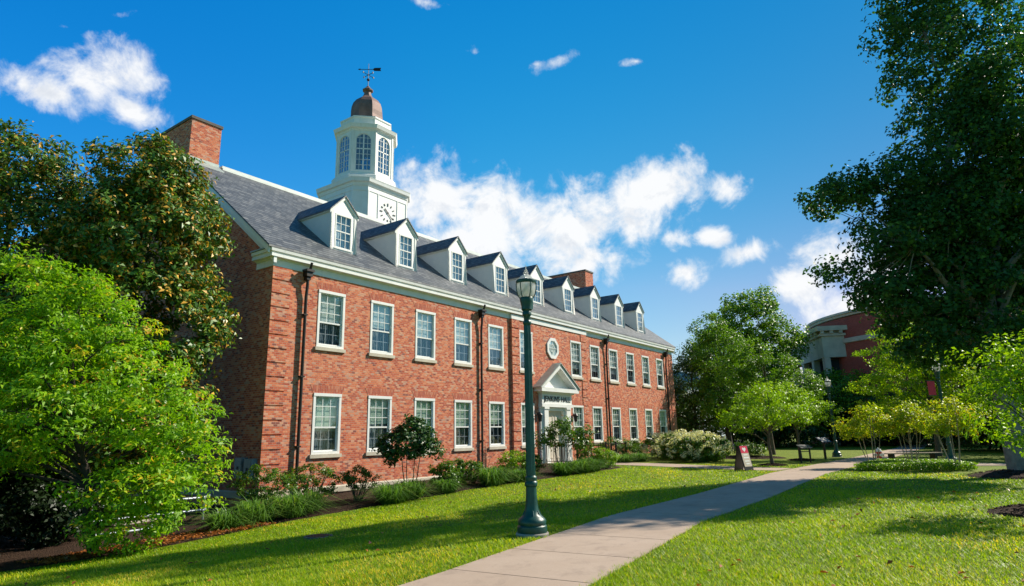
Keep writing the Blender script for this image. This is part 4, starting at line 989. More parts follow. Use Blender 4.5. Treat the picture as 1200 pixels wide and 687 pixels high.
def crown(name, rng, lobes, ncl, per, lsize, crad, lmat, parent, shell=0.5, aspect=0.5, updir=0.7, tintfn=None, flat=0.7, zmin=None, thin=None):
    C, D = crown_pts(rng, lobes, ncl, shell)
    if thin: ok = rng.random(len(C)) < np.interp(C[:, 2], thin[0], thin[1]); C, D = C[ok], D[ok]
    n = len(C); k = rng.poisson(per, n)
    ci = np.repeat(np.arange(n), k); N = len(ci); cr = crad * rng.uniform(.55, 1.3, n)
    off = rnd_dirs(rng, N) * (rng.random(N) ** .45)[:, None] * cr[ci][:, None]; off[:, 2] *= flat
    P = C[ci] + off
    nrm = D[ci] * .55 + off / cr[ci][:, None] * .5 + np.array([0, 0, updir]) + rng.normal(size=(N, 3)) * .55
    nrm /= np.linalg.norm(nrm, axis=1, keepdims=True)
    if zmin is not None: ok = P[:, 2] > zmin; P, nrm, ci = P[ok], nrm[ok], ci[ok]; N = len(P)
    V, F = leaf_arrays(P, nrm, lsize, rng, aspect)
    t = np.clip(rng.normal(.45, .22, N) + rng.normal(0, .12, n)[ci], 0, 1) if tintfn is None else tintfn(rng, N, ci, n, P)
    o = npmesh(name, V, F, lmat, parent, np.repeat(t, 4)); return C, o
def limbs(mb, rng, trunk_pts, r0, targets, nlimb, twigs, tw_r=.012):
    """limbs leave the trunk and bend up to chosen cluster centres; twigs join further clusters to the limbs"""
    T = [Vector(p) for p in trunk_pts]; sel = rng.choice(len(targets), min(nlimb, len(targets)), replace=False); pts = []
    H0, H1 = T[0].z, T[-1].z
    for i in sel:
        e = Vector(targets[i]); f = min(.97, max(.3, (e.z - H0) / (H1 - H0) * .75 - .05)); 
        k = f * (len(T) - 1); a = int(k); s = T[a].lerp(T[min(a + 1, len(T) - 1)], k - a)
        L = (e - s).length; mid = s.lerp(e, .45) + Vector((rng.normal() * .06 * L, rng.normal() * .06 * L, .10 * L)); mid2 = s.lerp(e, .75) + Vector((rng.normal() * .05 * L, rng.normal() * .05 * L, .07 * L))
        rr = r0 * (1 - f * .75) * .42; mb.tube([s, mid, mid2, e], [rr, rr * .62, rr * .36, rr * .12], 6, False); pts += [mid, mid2, e]
    if twigs and pts:
        A = np.array([tuple(p) for p in pts])
        for i in rng.choice(len(targets), min(twigs, len(targets)), replace=False):
            e = np.array(targets[i]); j = int(np.argmin(np.linalg.norm(A - e, axis=1))); s = Vector(A[j]); e = Vector(e); mb.tube([s, s.lerp(e, .5) + Vector((0, 0, .04)), e], [tw_r, tw_r * .7, tw_r * .35], 4, False)
def tree(name, label, base, lobes, ncl, per, lsize, crad, lmat, bark, tr, htop, seed, group=None, nlimb=14, twigs=60, shell=.5, aspect=.5, lean=(0, 0), cat='tree', tw_r=.012, tintfn=None, updir=.7, flat=.7, zmin=None, thin=None):
    rng = np.random.default_rng(seed); r = thing(name, label, cat, (base[0], base[1], base[2]), group)
    C, o = crown('crown', rng, lobes, ncl, per, lsize, crad, lmat, r, shell, aspect, tintfn=tintfn, updir=updir, flat=flat, zmin=zmin, thin=thin)
    tp = []
    for i in range(7):
        f = i / 6; tp.append((lean[0] * f + (rng.normal() * .03 * htop * .4 if 0 < i else 0), lean[1] * f + (rng.normal() * .03 * htop * .4 if 0 < i else 0), -.15 + (htop + .15) * f))
    mb = MB(); mb.tube([tp[0], (tp[0][0], tp[0][1], .12)] + tp[1:], [tr * 1.45, tr * 1.12] + [tr * (1 - .82 * i / 6) for i in range(1, 7)], 12)
    limbs(mb, rng, tp, tr * 1.3, C, nlimb, twigs, tw_r); obj('trunk', mb, bark, r, smooth=50, fix=False)
    return r

# ---------------------------------------------------------------- trees
G = lambda x, y: (x, y, g1(x, y))
RD = lambda r, d, z, a, b: (r * .591 + d * .807, -r * .807 + d * .585, z, a, a, b)      # lobe given as sideways, away, height and radii
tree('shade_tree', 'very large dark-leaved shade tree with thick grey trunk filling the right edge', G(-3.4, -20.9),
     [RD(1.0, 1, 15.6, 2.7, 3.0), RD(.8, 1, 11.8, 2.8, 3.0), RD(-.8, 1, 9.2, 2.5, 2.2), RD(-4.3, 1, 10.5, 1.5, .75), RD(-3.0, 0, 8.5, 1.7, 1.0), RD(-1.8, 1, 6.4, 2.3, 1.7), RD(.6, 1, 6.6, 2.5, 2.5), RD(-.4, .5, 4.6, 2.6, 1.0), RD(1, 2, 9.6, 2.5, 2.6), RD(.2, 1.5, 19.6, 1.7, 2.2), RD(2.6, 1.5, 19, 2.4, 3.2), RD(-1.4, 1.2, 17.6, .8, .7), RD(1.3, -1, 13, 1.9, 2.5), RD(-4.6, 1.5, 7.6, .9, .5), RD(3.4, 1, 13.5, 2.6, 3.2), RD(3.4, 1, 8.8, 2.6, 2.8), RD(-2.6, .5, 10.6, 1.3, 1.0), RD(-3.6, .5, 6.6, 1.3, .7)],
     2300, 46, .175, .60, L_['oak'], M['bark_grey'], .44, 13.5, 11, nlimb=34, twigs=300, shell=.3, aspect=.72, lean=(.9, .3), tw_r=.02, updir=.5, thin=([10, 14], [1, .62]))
tree('young_tree', 'young tree with light green leaves at the right edge, in front of the grey trunk', G(-14.9, -20.75),
     [(.1, .1, 2.4, .9, .9, .7), (-.2, .5, 2.9, .7, .7, .5), (.3, .4, 1.7, .7, .8, .5), (.2, -.5, 3.0, .9, .9, .6)], 120, 34, .10, .32, L_['young'], M['bark_dark'], .045, 3.2, 12, nlimb=16, twigs=60, tw_r=.008, shell=.2,
     tintfn=lambda r, N, ci, n, P: np.clip(r.normal(.35, .3, N), 0, 1))
tree('young_tree', 'young round-crowned tree on the lawn directly behind the A-frame sign', G(1.1, -11.6),
     [(0, .2, 2.6, 1.6, 1.6, 1.0), (-.9, .9, 2.25, 1.2, 1.2, .7), (.8, -.7, 2.4, 1.2, 1.2, .8), (.2, .1, 3.4, 1.1, 1.1, .6)], 190, 38, .115, .30, L_['young'], M['bark'], .085, 3.6, 13, nlimb=14, twigs=60, group='young trees on the lawn', shell=.3)
tree('young_tree', 'young light green tree on the lawn between the A-frame sign and the far lamp', G(6.6, -11.7),
     [(0, .1, 2.8, 1.6, 1.6, 1.0), (.9, -.8, 2.7, 1.3, 1.3, .9), (-.5, .6, 3.5, 1.2, 1.2, .8)], 190, 38, .12, .31, L_['young'], M['bark'], .09, 3.8, 14, nlimb=14, twigs=60, group='young trees on the lawn', shell=.3)
tree('round_tree', 'tall full green tree standing farthest back beyond the young trees, against the clouds', G(40.6, -.1),
     [(0, 0, 13.2, 4.2, 4.2, 3.6), (-2, 2.2, 10.2, 3.7, 3.7, 3.1), (1.8, -2.2, 10.8, 3.6, 3.6, 3.1), (0, 0, 7.0, 4.4, 4.4, 3.0), (1.0, -1.2, 15.8, 2.4, 2.4, 1.7)], 600, 42, .31, .95, L_['mid'], M['bark'], .30, 10.5, 15, nlimb=18, twigs=90, shell=.45, aspect=.65)
tree('round_tree', 'lime green spreading tree just above the two young lawn trees', G(13.2, -8.6),
     [(0, 0, 5.3, 2.4, 2.4, 1.5), (-1.0, 1.6, 5.6, 1.9, 1.9, 1.3), (1.1, -1.6, 4.5, 1.9, 1.9, 1.2), (-.4, .7, 6.7, 1.6, 1.6, 1.0), (.3, -.6, 3.6, 2.0, 2.0, 1.0)], 330, 38, .17, .46, L_['mid'], M['bark'], .16, 6.5, 16, nlimb=18, twigs=80, shell=.3, flat=.55)
tree('layered_tree', 'bright green tree with layered branches behind the planted bed and lamp', G(13.4, -17.7),
     [RD(0, 0, 5.2, 2.8, .9), RD(-2.0, 0, 6.0, 1.8, .6), RD(-1.0, 0, 7.2, 1.9, .6), RD(1.8, 0, 4.4, 2.2, .7), RD(-2.4, .3, 4.2, 2.0, .6), RD(1.4, 0, 6.4, 1.9, .7), RD(-2.2, .2, 2.9, 1.8, .6), RD(.4, .2, 3.2, 2.4, .8), RD(2.4, .4, 2.8, 2.0, .7)], 620, 40, .16, .48, L_["lime"], M['bark'], .15, 6.4, 17, nlimb=20, twigs=90, shell=.3, flat=.45)
tree('dark_tree', 'dark dense tree beside the far end of the brick hall', G(25.5, 1.0),
     [(0, 0, 6.0, 2.6, 2.6, 2.6), (.4, -1.8, 3.6, 2.4, 2.4, 2.6), (-.4, 1.6, 3.4, 2.3, 2.3, 2.3), (0, -.6, 8.4, 1.7, 1.7, 1.6)], 420, 42, .22, .7, L_['far'], M['bark_dark'], .25, 7.5, 18, nlimb=14, twigs=50, shell=.5)
tree('dark_tree', 'mid green tree peeping round the brick corner below the teal roof', G(29.5, 7.0),
     [(0, 0, 5.8, 2.6, 2.6, 2.4), (.4, -1.8, 3.0, 2.6, 2.6, 2.6)], 260, 40, .24, .75, L_['mid'], M['bark_dark'], .25, 6.5, 19, nlimb=10, twigs=40, shell=.5)
tree('dark_tree', 'leafy tree filling the gap between the hall corner and the tall round tree', G(24.0, -2.4),
     [(0, 0, 8.0, 2.6, 2.6, 2.6), (0, 0, 4.4, 2.8, 2.8, 2.6), (-.6, .8, 10.2, 1.6, 1.6, 1.4)], 360, 42, .22, .72, L_['mid'], M['bark_dark'], .28, 9, 20, nlimb=12, twigs=50, shell=.5)
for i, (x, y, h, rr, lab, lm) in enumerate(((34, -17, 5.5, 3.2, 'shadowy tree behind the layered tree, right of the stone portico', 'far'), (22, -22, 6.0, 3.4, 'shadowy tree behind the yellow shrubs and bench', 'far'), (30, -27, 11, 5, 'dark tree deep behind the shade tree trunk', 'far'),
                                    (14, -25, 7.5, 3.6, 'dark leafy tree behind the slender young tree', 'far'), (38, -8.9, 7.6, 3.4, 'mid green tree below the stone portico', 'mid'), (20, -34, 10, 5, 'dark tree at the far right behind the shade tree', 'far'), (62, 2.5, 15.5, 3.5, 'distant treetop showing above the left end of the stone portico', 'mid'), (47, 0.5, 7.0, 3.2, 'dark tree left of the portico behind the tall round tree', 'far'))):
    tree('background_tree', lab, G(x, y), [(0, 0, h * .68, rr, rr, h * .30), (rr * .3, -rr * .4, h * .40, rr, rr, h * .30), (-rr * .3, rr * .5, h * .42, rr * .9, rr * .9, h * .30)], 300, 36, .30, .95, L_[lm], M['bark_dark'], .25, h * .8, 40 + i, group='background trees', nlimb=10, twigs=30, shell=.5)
magt = lambda r, N, ci, n, P: np.clip(np.where(r.random(N) < (.10 + .22 * r.random(n))[ci], r.uniform(.72, 1, N), r.uniform(0, .68, N)), 0, 1)
tree('magnolia_tree', 'tall southern magnolia with bronze-backed leaves beside the gable end of the hall', G(-22.5, 1.5),
     [(0, 0, 11.0, 1.9, 1.9, 1.5), (.2, -.1, 9.0, 2.4, 2.4, 2.2), (.3, -.1, 6.4, 2.7, 2.7, 2.4), (0, 0, 3.4, 2.5, 2.5, 2.4), (.4, -.4, 10.0, 1.7, 1.7, 1.5)], 1250, 50, .20, .46, L_['magnolia'], M['bark_dark'], .22, 10.5, 21, group='magnolias by the gable end', nlimb=14, twigs=60, shell=.6, aspect=.42, tintfn=magt)
tree('magnolia_tree', 'tall southern magnolia at the left edge, left of the one touching the hall', G(-25.3, 4.5),
     [(.2, 0, 11.3, 1.9, 1.9, 1.5), (0, .2, 9.2, 2.7, 2.7, 2.4), (0, 0, 6.2, 3.2, 3.2, 2.8), (0, 0, 3.2, 3.0, 3.0, 2.6), (-1.9, 1.9, 10.0, 2.2, 2.2, 2.2)], 1400, 50, .20, .48, L_['magnolia'], M['bark_dark'], .24, 11.0, 22, group='magnolias by the gable end', nlimb=14, twigs=60, shell=.6, aspect=.42, tintfn=magt)
tree('lawn_tree', 'broad bright lime green tree with low branches at the left edge', G(-24.6, -3.1),
     [RD(-1.6, .2, 5.3, 1.9, 1.2), RD(-.3, -.2, 4.2, 1.9, 1.1), RD(-3.2, .4, 4.9, 2.0, 1.4), RD(-1.0, -.8, 3.2, 1.9, 1.0), RD(1.1, .1, 3.0, 1.5, .8), RD(1.7, .2, 2.3, 1.2, .6), RD(.9, -.3, 1.5, 1.4, .7), RD(1.2, -.2, .85, 1.1, .5), RD(-2.6, 0, 2.6, 2.0, .8), RD(1.9, 0, 1.5, 1.0, .6), RD(.9, -.4, .6, 1.0, .45), RD(-4.3, .4, 3.4, 2.0, 1.2), RD(-3.6, -.4, 1.9, 1.5, .4), RD(-1.8, .6, 6.3, 1.1, .7), RD(-.4, .3, 5.2, 1.0, .8), RD(-2.5, .2, 6.9, .9, .5), RD(-.9, .2, 6.1, .8, .5)],
     1080, 46, .145, .38, L_['lawn_lime'], M['bark_dark'], .11, 5.4, 23, nlimb=40, twigs=260, shell=.3, aspect=.36, tw_r=.010, flat=.5, lean=(-.8, 1.0), updir=.8,
     tintfn=lambda r, N, ci, n, P: np.clip(r.normal(.45, .24, N) + r.normal(0, .2, n)[ci], 0, 1))

# multi-stemmed shrubs in the planted bed
def multistem(name, label, base, h, seed, lobes, ncl, per, lsize, crad, lmat, bark, nst, spread, group, sr=.022):
    rng = np.random.default_rng(seed); r = thing(name, label, 'shrub', base, group)
    C, o = crown('foliage', rng, lobes, ncl, per, lsize, crad, lmat, r, .2)
    mb = MB()
    for k in range(nst):
        a = 2 * PI * k / nst + rng.normal() * .3; b0 = Vector((.12 * math.cos(a), .12 * math.sin(a), -.08)); e = Vector(C[rng.integers(len(C))]); e.z = max(e.z, h * .6)
        e = Vector((math.cos(a) * spread * rng.uniform(.5, 1), math.sin(a) * spread * rng.uniform(.5, 1), h * rng.uniform(.68, .92)))
        m1 = b0.lerp(e, .45) + Vector((math.cos(a) * .06, math.sin(a) * .06, 0)); mb.tube([b0, m1, e], [sr, sr * .75, sr * .4], 6, False)
        for q in range(5):
            s = m1.lerp(e, rng.random()); t_ = Vector(C[int(np.argmin(np.linalg.norm(C - np.array(s) - rng.normal(size=3) * .3, axis=1)))]); mb.tube([s, t_], [sr * .4, sr * .15], 4, False)
    obj('stem', mb, bark, r, smooth=50, fix=False); return r
for i, (x, y, h, lab) in enumerate(((0.6, -15.9, 2.7, 'yellow-green shrub with pale stems at the left end of the planted bed'), (1.2, -17.3, 2.8, 'yellow-green shrub with splayed pale stems in the middle of the planted bed'), (-.2, -18.9, 2.9, 'tallest yellow-orange tipped shrub at the right end of the planted bed'))):
    multistem('crape_myrtle', lab, (x, y, 0), h, 60 + i, [(0, 0, h * .68, .85, .85, h * .22), (-.5, .6, h * .62, .7, .7, h * .17), (.5, -.6, h * .66, .7, .7, h * .18), (0, 0, h * .86, .6, .6, h * .12)], 120, 30, .11, .28, L_['yellow'], M['bark_pale'], 6, .75, 'pale-stemmed shrubs in the planted bed')

# foundation planting
def shrub(name, label, x, y, w, h, seed, lmat, group, ncl=70, per=40, ls=.075, cr=.16, shell=.45, stems=6, aspect=.5, z0=.0, bark='bark'):
    rng = np.random.default_rng(seed); r = thing(name, label, 'shrub', G(x, y), group)
    lob = [(0, 0, z0 + (h - z0) * .5, w * .42, w * .42, (h - z0) * .46), (w * .22, -w * .1, z0 + (h - z0) * .45, w * .30, w * .30, (h - z0) * .36), (-w * .22, w * .1, z0 + (h - z0) * .55, w * .28, w * .28, (h - z0) * .38)]
    C, o = crown('foliage', rng, lob, ncl, per, ls, cr, lmat, r, shell, aspect)
    mb = MB()
    for k in range(stems):
        t_ = Vector(C[rng.integers(len(C))]); b0 = Vector((rng.normal() * .05, rng.normal() * .05, -.05)); mb.tube([b0, b0.lerp(t_, .5) + Vector((0, 0, .06)), t_], [.016, .012, .005], 5, False)
    obj('stem', mb, M[bark], r, fix=False); return r
FG = 'shrubs along the foundation'
shrub('foundation_shrub', 'leggy shrub in front of the brick corner and meter cabinets', -19.4, -1.5, 1.8, 1.65, 70, L_['shrub'], FG, 100, 34, .085, .17, .6, 30, z0=.35)
shrub('foundation_shrub', 'leggy shrub below the first downspout', -17.4, -1.4, 1.9, 1.5, 71, L_['shrub'], FG, 100, 34, .085, .17, .55, 26, z0=.25)
shrub('foundation_shrub', 'sparse small shrub between the first and second ground floor windows', -16.2, -2.3, 1.3, 1.25, 72, L_['shrub'], FG, 60, 30, .08, .15, .5, 22, z0=.35)
shrub('foundation_shrub', 'low leafy shrub right of the small glossy tree', -13.3, -3.7, 1.25, 1.05, 73, L_['shrub'], FG, 75, 34, .10, .16)
shrub('foundation_shrub', 'low dark leafy shrub under the fourth ground floor window', -11.8, -3.5, 1.3, 1.15, 74, L_['shrub'], FG, 80, 34, .10, .16)
shrub('foundation_shrub', 'leafy perennial clump just left of the street lamp', -8.9, -3.7, 1.7, 1.25, 75, L_['bright'], FG, 90, 34, .09, .18)
shrub('foundation_shrub', 'leafy green shrub just right of the street lamp', -7.4, -3.4, 1.3, 1.1, 76, L_['shrub'], FG, 70, 34, .09, .17)
shrub('foundation_shrub', 'round bright green shrub at the corner of the bed by the entry walk', -3.7, -5.3, 1.35, 1.0, 77, L_['bright'], FG, 95, 38, .08, .15)
shrub('foundation_shrub', 'upright shrub behind the round bright one', -2.6, -3.6, 1.4, 1.35, 78, L_['shrub'], FG, 70, 32, .09, .17)
shrub('foundation_shrub', 'wispy green shrub under the first windows right of the entrance', 3.9, -1.8, 2.2, 1.35, 79, L_['shrub'], FG, 90, 36, .09, .2, bark='bark_dark')
shrub('foundation_shrub', 'wispy green shrub in front of the third downspout', 6.2, -1.8, 2.0, 1.25, 80, L_['shrub'], FG, 90, 36, .09, .2)
shrub('foundation_shrub', 'tan-tinged shrub against the wall beside the hydrangeas', 8.4, -1.4, 1.3, .95, 81, L_['tuft'], FG, 50, 32, .09, .17)
shrub('low_shrub', 'low dark shrub in the bed behind the A-frame sign', 8.0, -8.6, 2.2, 1.0, 82, L_['shrub'], None, 80, 34, .10, .2)
# bare twiggy shrub
rng = np.random.default_rng(90); r = thing('bare_shrub', 'bare twiggy brown shrub beside the second downspout', 'shrub', G(-10.3, -3.2)); mb = MB()
for k in range(9):
    a = rng.random() * 2 * PI; e = Vector((math.cos(a) * .55 * rng.random(), math.sin(a) * .55 * rng.random(), rng.uniform(.9, 1.7))); mb.tube([(0, 0, -.05), e * .5 + Vector((0, 0, .08)), e], [.014, .010, .004], 5, False)
    for q in range(5):
        s = e * rng.uniform(.4, .9); mb.tube([s, s + Vector((rng.normal() * .16, rng.normal() * .16, rng.uniform(.08, .35)))], [.006, .002], 4, False)
obj('stem', mb, M['bark'], r, fix=False)

r = multistem('small_magnolia', 'small multi-branched glossy-leaved tree between the second and third windows', G(-14.75, -3.3), 2.4, 91, [(0, 0, 1.85, .85, .85, .65), (.5, -.4, 1.6, .6, .6, .45), (-.5, .4, 1.65, .6, .6, .5), (.1, 0, 2.35, .55, .55, .4)], 120, 30, .15, .24, L_['gloss'], M['bark'], 4, .55, None, .024); r['category'] = 'tree'
r = multistem('small_magnolia', 'small airy tree with glossy leaves in front of the entrance door', G(-6.2, -4.3), 2.4, 92, [(0, 0, 1.75, .9, .9, .6), (.6, -.5, 1.4, .6, .6, .45), (-.5, .4, 1.5, .6, .6, .5), (0, 0, 2.3, .5, .5, .35), (1.0, -.6, 1.7, .5, .5, .4)], 110, 24, .13, .26, L_['shrub'], M['bark'], 4, .6, None, .02); r['category'] = 'tree'

# hydrangeas
def hydrangea(label, x, y, w, h, seed):
    rng = np.random.default_rng(seed); r = thing('hydrangea', label, 'shrub', G(x, y), 'white hydrangeas at the far end of the hall')
    lob = [(0, 0, h * .48, w * .5, w * .5, h * .5), (.3 * w, -.3 * w, h * .42, w * .4, w * .4, h * .42), (-.3 * w, .3 * w, h * .45, w * .38, w * .38, h * .45)]
    crown('foliage', rng, lob, 170, 36, .14, .22, L_['shrub'], r, .5, .6)
    C, D = crown_pts(rng, lob, 210, .94); ok = C[:, 2] > h * .22; C = C[ok] + D[ok] * .10; n = len(C); k = 34
    ci = np.repeat(np.arange(n), k); off = rnd_dirs(rng, n * k); sz = rng.uniform(.10, .17, n)[ci][:, None]; P = C[ci] + off * sz * np.array([1, 1, .9])
    V, F = leaf_arrays(P, off, .075, rng, .9, .1); npmesh('blooms', V, F, L_['bloom'], r, np.repeat(rng.random(n * k), 4))
    mb = MB()
    for q in range(10): t_ = Vector(C[rng.integers(n)]) * .9; mb.tube([(rng.normal() * .1, rng.normal() * .1, -.05), t_], [.014, .006], 5, False)
    obj('stem', mb, M['bark'], r, fix=False)
hydrangea('cream-flowered hydrangea nearest the hall wall', 6.3, -4.5, 2.2, 1.5, 95); hydrangea('cream-flowered hydrangea in the middle of the row', 4.9, -6.1, 2.3, 1.65, 96); hydrangea('cream-flowered hydrangea at the right end of the row, nearest the A-frame sign', 3.1, -7.4, 2.0, 1.5, 97)

# tufts of ornamental grass
def tuft(label, x, y, w, h, seed, lm='tuft', n=520):
    rng = np.random.default_rng(seed); a = rng.random(n) * 2 * PI; rr = np.sqrt(rng.random(n)) * w * .26; base = np.stack([rr * np.cos(a), rr * np.sin(a), np.zeros(n) - .02], 1)
    d = np.stack([np.cos(a), np.sin(a)], 1) + rng.normal(size=(n, 2)) * .5; hh = h * rng.uniform(.45, 1.3, n); reach = w * .55 * rng.uniform(.15, 1.25, n)
    mid = base + np.concatenate([d * reach[:, None] * .35, (hh * .75)[:, None]], 1); tip = base + np.concatenate([d * reach[:, None], (hh * rng.uniform(.25, 1.0, n))[:, None]], 1)
    s = np.stack([-d[:, 1], d[:, 0], np.zeros(n)], 1); s /= np.linalg.norm(s, axis=1, keepdims=True); wd = .013
    V = np.stack([base - s * wd, base + s * wd, mid + s * wd, mid - s * wd, tip], 1).reshape(-1, 3); i = np.arange(n) * 5
    F = np.concatenate([np.stack([i, i + 1, i + 2, i + 3], 1), np.stack([i + 3, i + 2, i + 4, i + 4], 1)])
    # the tip triangle is kept as a narrow quad
    V = np.stack([base - s * wd, base + s * wd, mid + s * wd, mid - s * wd, tip + s * .002, tip - s * .002], 1).reshape(-1, 3); i = np.arange(n) * 6
    F = np.concatenate([np.stack([i, i + 1, i + 2, i + 3], 1), np.stack([i + 3, i + 2, i + 4, i + 5], 1)])
    r = npmesh('grass_tuft', V, F, L_[lm], None, np.repeat(np.clip(rng.normal(.45, .25, n), 0, 1), 6), G(x, y)); tag(r, label, 'ornamental grass', 'ornamental grass tufts edging the bed'); return r
for i, (x, y, w, h, lab) in enumerate(((-21.3, -3.0, 1.3, .55, 'long arching grass tuft at the far left end of the bed edge'), (-20.2, -2.7, 1.5, .7, 'arching grass tuft below the leggy corner shrub'), (-19.2, -2.9, 1.4, .7, 'arching grass tuft between the corner shrub and the first downspout'), (-18.5, -2.6, 1.2, .7, 'grass tuft below the first downspout shrub'),
                                     (-16.3, -4.1, 1.6, .62, 'wide grass tuft left of the small glossy tree'), (-15.3, -3.9, 1.5, .62, 'wide grass tuft at the foot of the small glossy tree'), (-13.9, -4.3, 1.0, .5, 'small grass tuft right of the small glossy tree'), (-11.6, -4.5, 1.3, .7, 'tall grass tuft below the fourth ground floor window'), (-10.9, -4.3, 1.3, .68, 'grass tuft by the bare twiggy shrub'),
                                     (-9.9, -4.7, 1.1, .5, 'grass tuft left of the lamp post'), (-7.0, -4.9, 1.2, .6, 'grass tuft right of the lamp post, at the airy tree'), (-6.0, -5.2, 1.3, .6, 'grass tuft in front of the entrance door'), (-5.1, -5.3, 1.2, .6, 'grass tuft left of the round bright shrub'), (0.9, -3.9, 1.3, .5, 'grass tuft beside the entry walk, nearer the door'), (2.2, -4.2, 1.2, .5, 'grass tuft beside the entry walk, nearer the hydrangeas'))):
    tuft(lab, x, y, w, h, 120 + i)

# evergreen understory behind the lime tree, shrubs added to darken the shade there
for i, (x, y, w, h, lab) in enumerate(((-28.6, 0.6, 3.0, 2.4, 'dark evergreen shrub in shade at the left edge'), (-26.3, 1.8, 3.0, 2.6, 'dark evergreen shrub in shade behind the lime tree trunk'), (-31.0, 0.0, 3.0, 2.6, 'dark evergreen shrub added to deepen the shade at the far left'), (-23.9, 3.0, 2.4, 2.3, 'dark evergreen shrub behind the pipe railing'), (-29.6, -2.2, 2.6, 1.7, 'low dark evergreen shrub added for shade at the left edge nearest the lawn'), (-27.2, -1.2, 2.6, 1.8, 'low dark evergreen shrub added for shade left of the lime tree trunk'), (-24.6, .2, 2.4, 1.9, 'dark evergreen shrub added for shade directly behind the lime tree trunk'))):
    shrub('evergreen_shrub', lab, x, y, w, h, 150 + i, L_['dark'], 'dark evergreens deepening the shade under the left trees', 170, 42, .13, .30, .55, 5, bark='bark_dark')

# groundcover edging of the planted bed on the right
def groundcover():
    rng = np.random.default_rng(200); A = np.array([(-2.3, -15.55), (-.9, -19.6), (2.2, -18.6), (2.6, -16.0)]); n = 16000; u, v = rng.random(n), rng.random(n)
    P2 = (A[0] * (1 - u)[:, None] + A[1] * u[:, None]) * (1 - v)[:, None] + (A[3] * (1 - u)[:, None] + A[2] * u[:, None]) * v[:, None]
    P = np.concatenate([P2, (rng.random(n) ** .6 * .30)[:, None]], 1); nrm = rng.normal(size=(n, 3)) * .6 + np.array([-.3, -.2, .6]); nrm /= np.linalg.norm(nrm, axis=1, keepdims=True)
    V, F = leaf_arrays(P, nrm, .13, rng, .35); o = npmesh('ground_cover', V, F, L_['bright'], None, np.repeat(rng.random(n), 4)); tag(o, kind='stuff')
groundcover()

# mulch mounds
def mound(x, y, r_, h, seed, label):
    rng = np.random.default_rng(seed); mb = MB(); n, k = 40, 10; c = len(mb.v)
    for j in range(k + 1):
        for i in range(n):
            a = 2 * PI * i / n; q = r_ * j / k * (1 + .10 * math.sin(3 * a + seed) + .05 * math.sin(7 * a)); zz = h * (1 - (j / k) ** 2) + rng.uniform(-.02, .03) - (.03 if j == k else 0)
            mb.v.append((q * math.cos(a), q * math.sin(a), zz))
    for j in range(k):
        for i in range(n): i2 = (i + 1) % n; mb.f.append((j * n + i, j * n + i2, (j + 1) * n + i2, (j + 1) * n + i)); mb.mi.append(0)
    for q in range(500):
        a = rng.random() * 2 * PI; rr = math.sqrt(rng.random()) * r_ * .98; z = h * (1 - (rr / r_) ** 2) + .015; t_ = rng.normal(size=3); t_[2] *= .3; t_ /= np.linalg.norm(t_); s = np.cross(t_, (0, 0, 1.0)); s /= np.linalg.norm(s) + 1e-6
        mb.obox((rr * math.cos(a), rr * math.sin(a), z), Vector(t_) * rng.uniform(.02, .05), Vector(s) * rng.uniform(.006, .014), Vector((0, 0, .006)))
    o = obj('mulch_mound', mb, M['mulch'], None, G(x, y)); tag(o, label, 'mulch mound', kind='stuff')
mound(-3.5, -20.9, 1.7, .22, 1, 'dark mulch ring round the thick grey trunk'); mound(-14.9, -20.75, 1.0, .16, 2, 'dark mulch ring round the slender young tree at the right edge')
mound(1.1, -11.6, .7, .08, 3, 'mulch ring round the young tree behind the A-frame sign'); mound(6.6, -11.7, .7, .08, 4, 'mulch ring round the young tree near the far lamp'); mound(-28.6, -9.8, .75, .10, 5, 'mulch ring in the lawn at the lower left corner')
mound(8.5, -8.0, 2.2, .10, 6, 'mulched patch behind the A-frame sign')

# fallen leaves on the mulch
def litter():
    rng = np.random.default_rng(210); n = 1500; x = rng.uniform(-25.8, -20.6, n); y = rng.uniform(-4.2, -2.3, n) + rng.normal(size=n) * .15
    P = np.stack([x, y, gz(x, y) + .075 + rng.random(n) * .02], 1); nrm = rng.normal(size=(n, 3)) * .35 + np.array([0, 0, 1]); nrm /= np.linalg.norm(nrm, axis=1, keepdims=True)
    x2 = rng.uniform(-29, -8, 150); y2 = np.where(rng.random(150) < .5, rng.uniform(-21, -16.8, 150), rng.uniform(-12.4, -6, 150)); P2 = np.stack([x2, y2, gz(x2, y2) + .045], 1); n2 = rng.normal(size=(150, 3)) * .4 + np.array([0, 0, 1]); n2 /= np.linalg.norm(n2, axis=1, keepdims=True)
    P = np.concatenate([P, P2]); nrm = np.concatenate([nrm, n2]); n += 150
    V, F = leaf_arrays(P, nrm, .10, rng, .55); o = npmesh('fallen_leaves', V, F, L_['litter'], None, np.repeat(rng.random(n), 4)); tag(o, kind='stuff')
litter()

for i, (x, y, h, rr, lab) in enumerate(((52, 6, 10, 4.5, 'dark tree in the distance behind the tall round tree'), (48, 16, 9, 4.5, 'distant dark tree right of the hall corner'), (36, 11, 7, 3.6, 'shaded tree beside the hall corner behind the hydrangeas'), (38, -12, 5.0, 3.0, 'low shaded tree behind the far street lamp'), (62, -6, 6, 4.0, 'distant dark tree under the stone portico'), (26, -21, 6, 3.2, 'low shaded tree behind the bench'), (33, -4, 6, 3.0, 'low shaded tree behind the young lawn trees'))):
    tree('background_tree', lab, G(x, y), [(0, 0, h * .66, rr, rr, h * .32), (rr * .4, -rr * .5, h * .32, rr, rr, h * .32), (-rr * .4, rr * .5, h * .32, rr, rr, h * .32)], 260, 34, .34, 1.0, L_['far'], M['bark_dark'], .25, h * .7, 70 + i, group='background trees', nlimb=8, twigs=20, shell=.5)
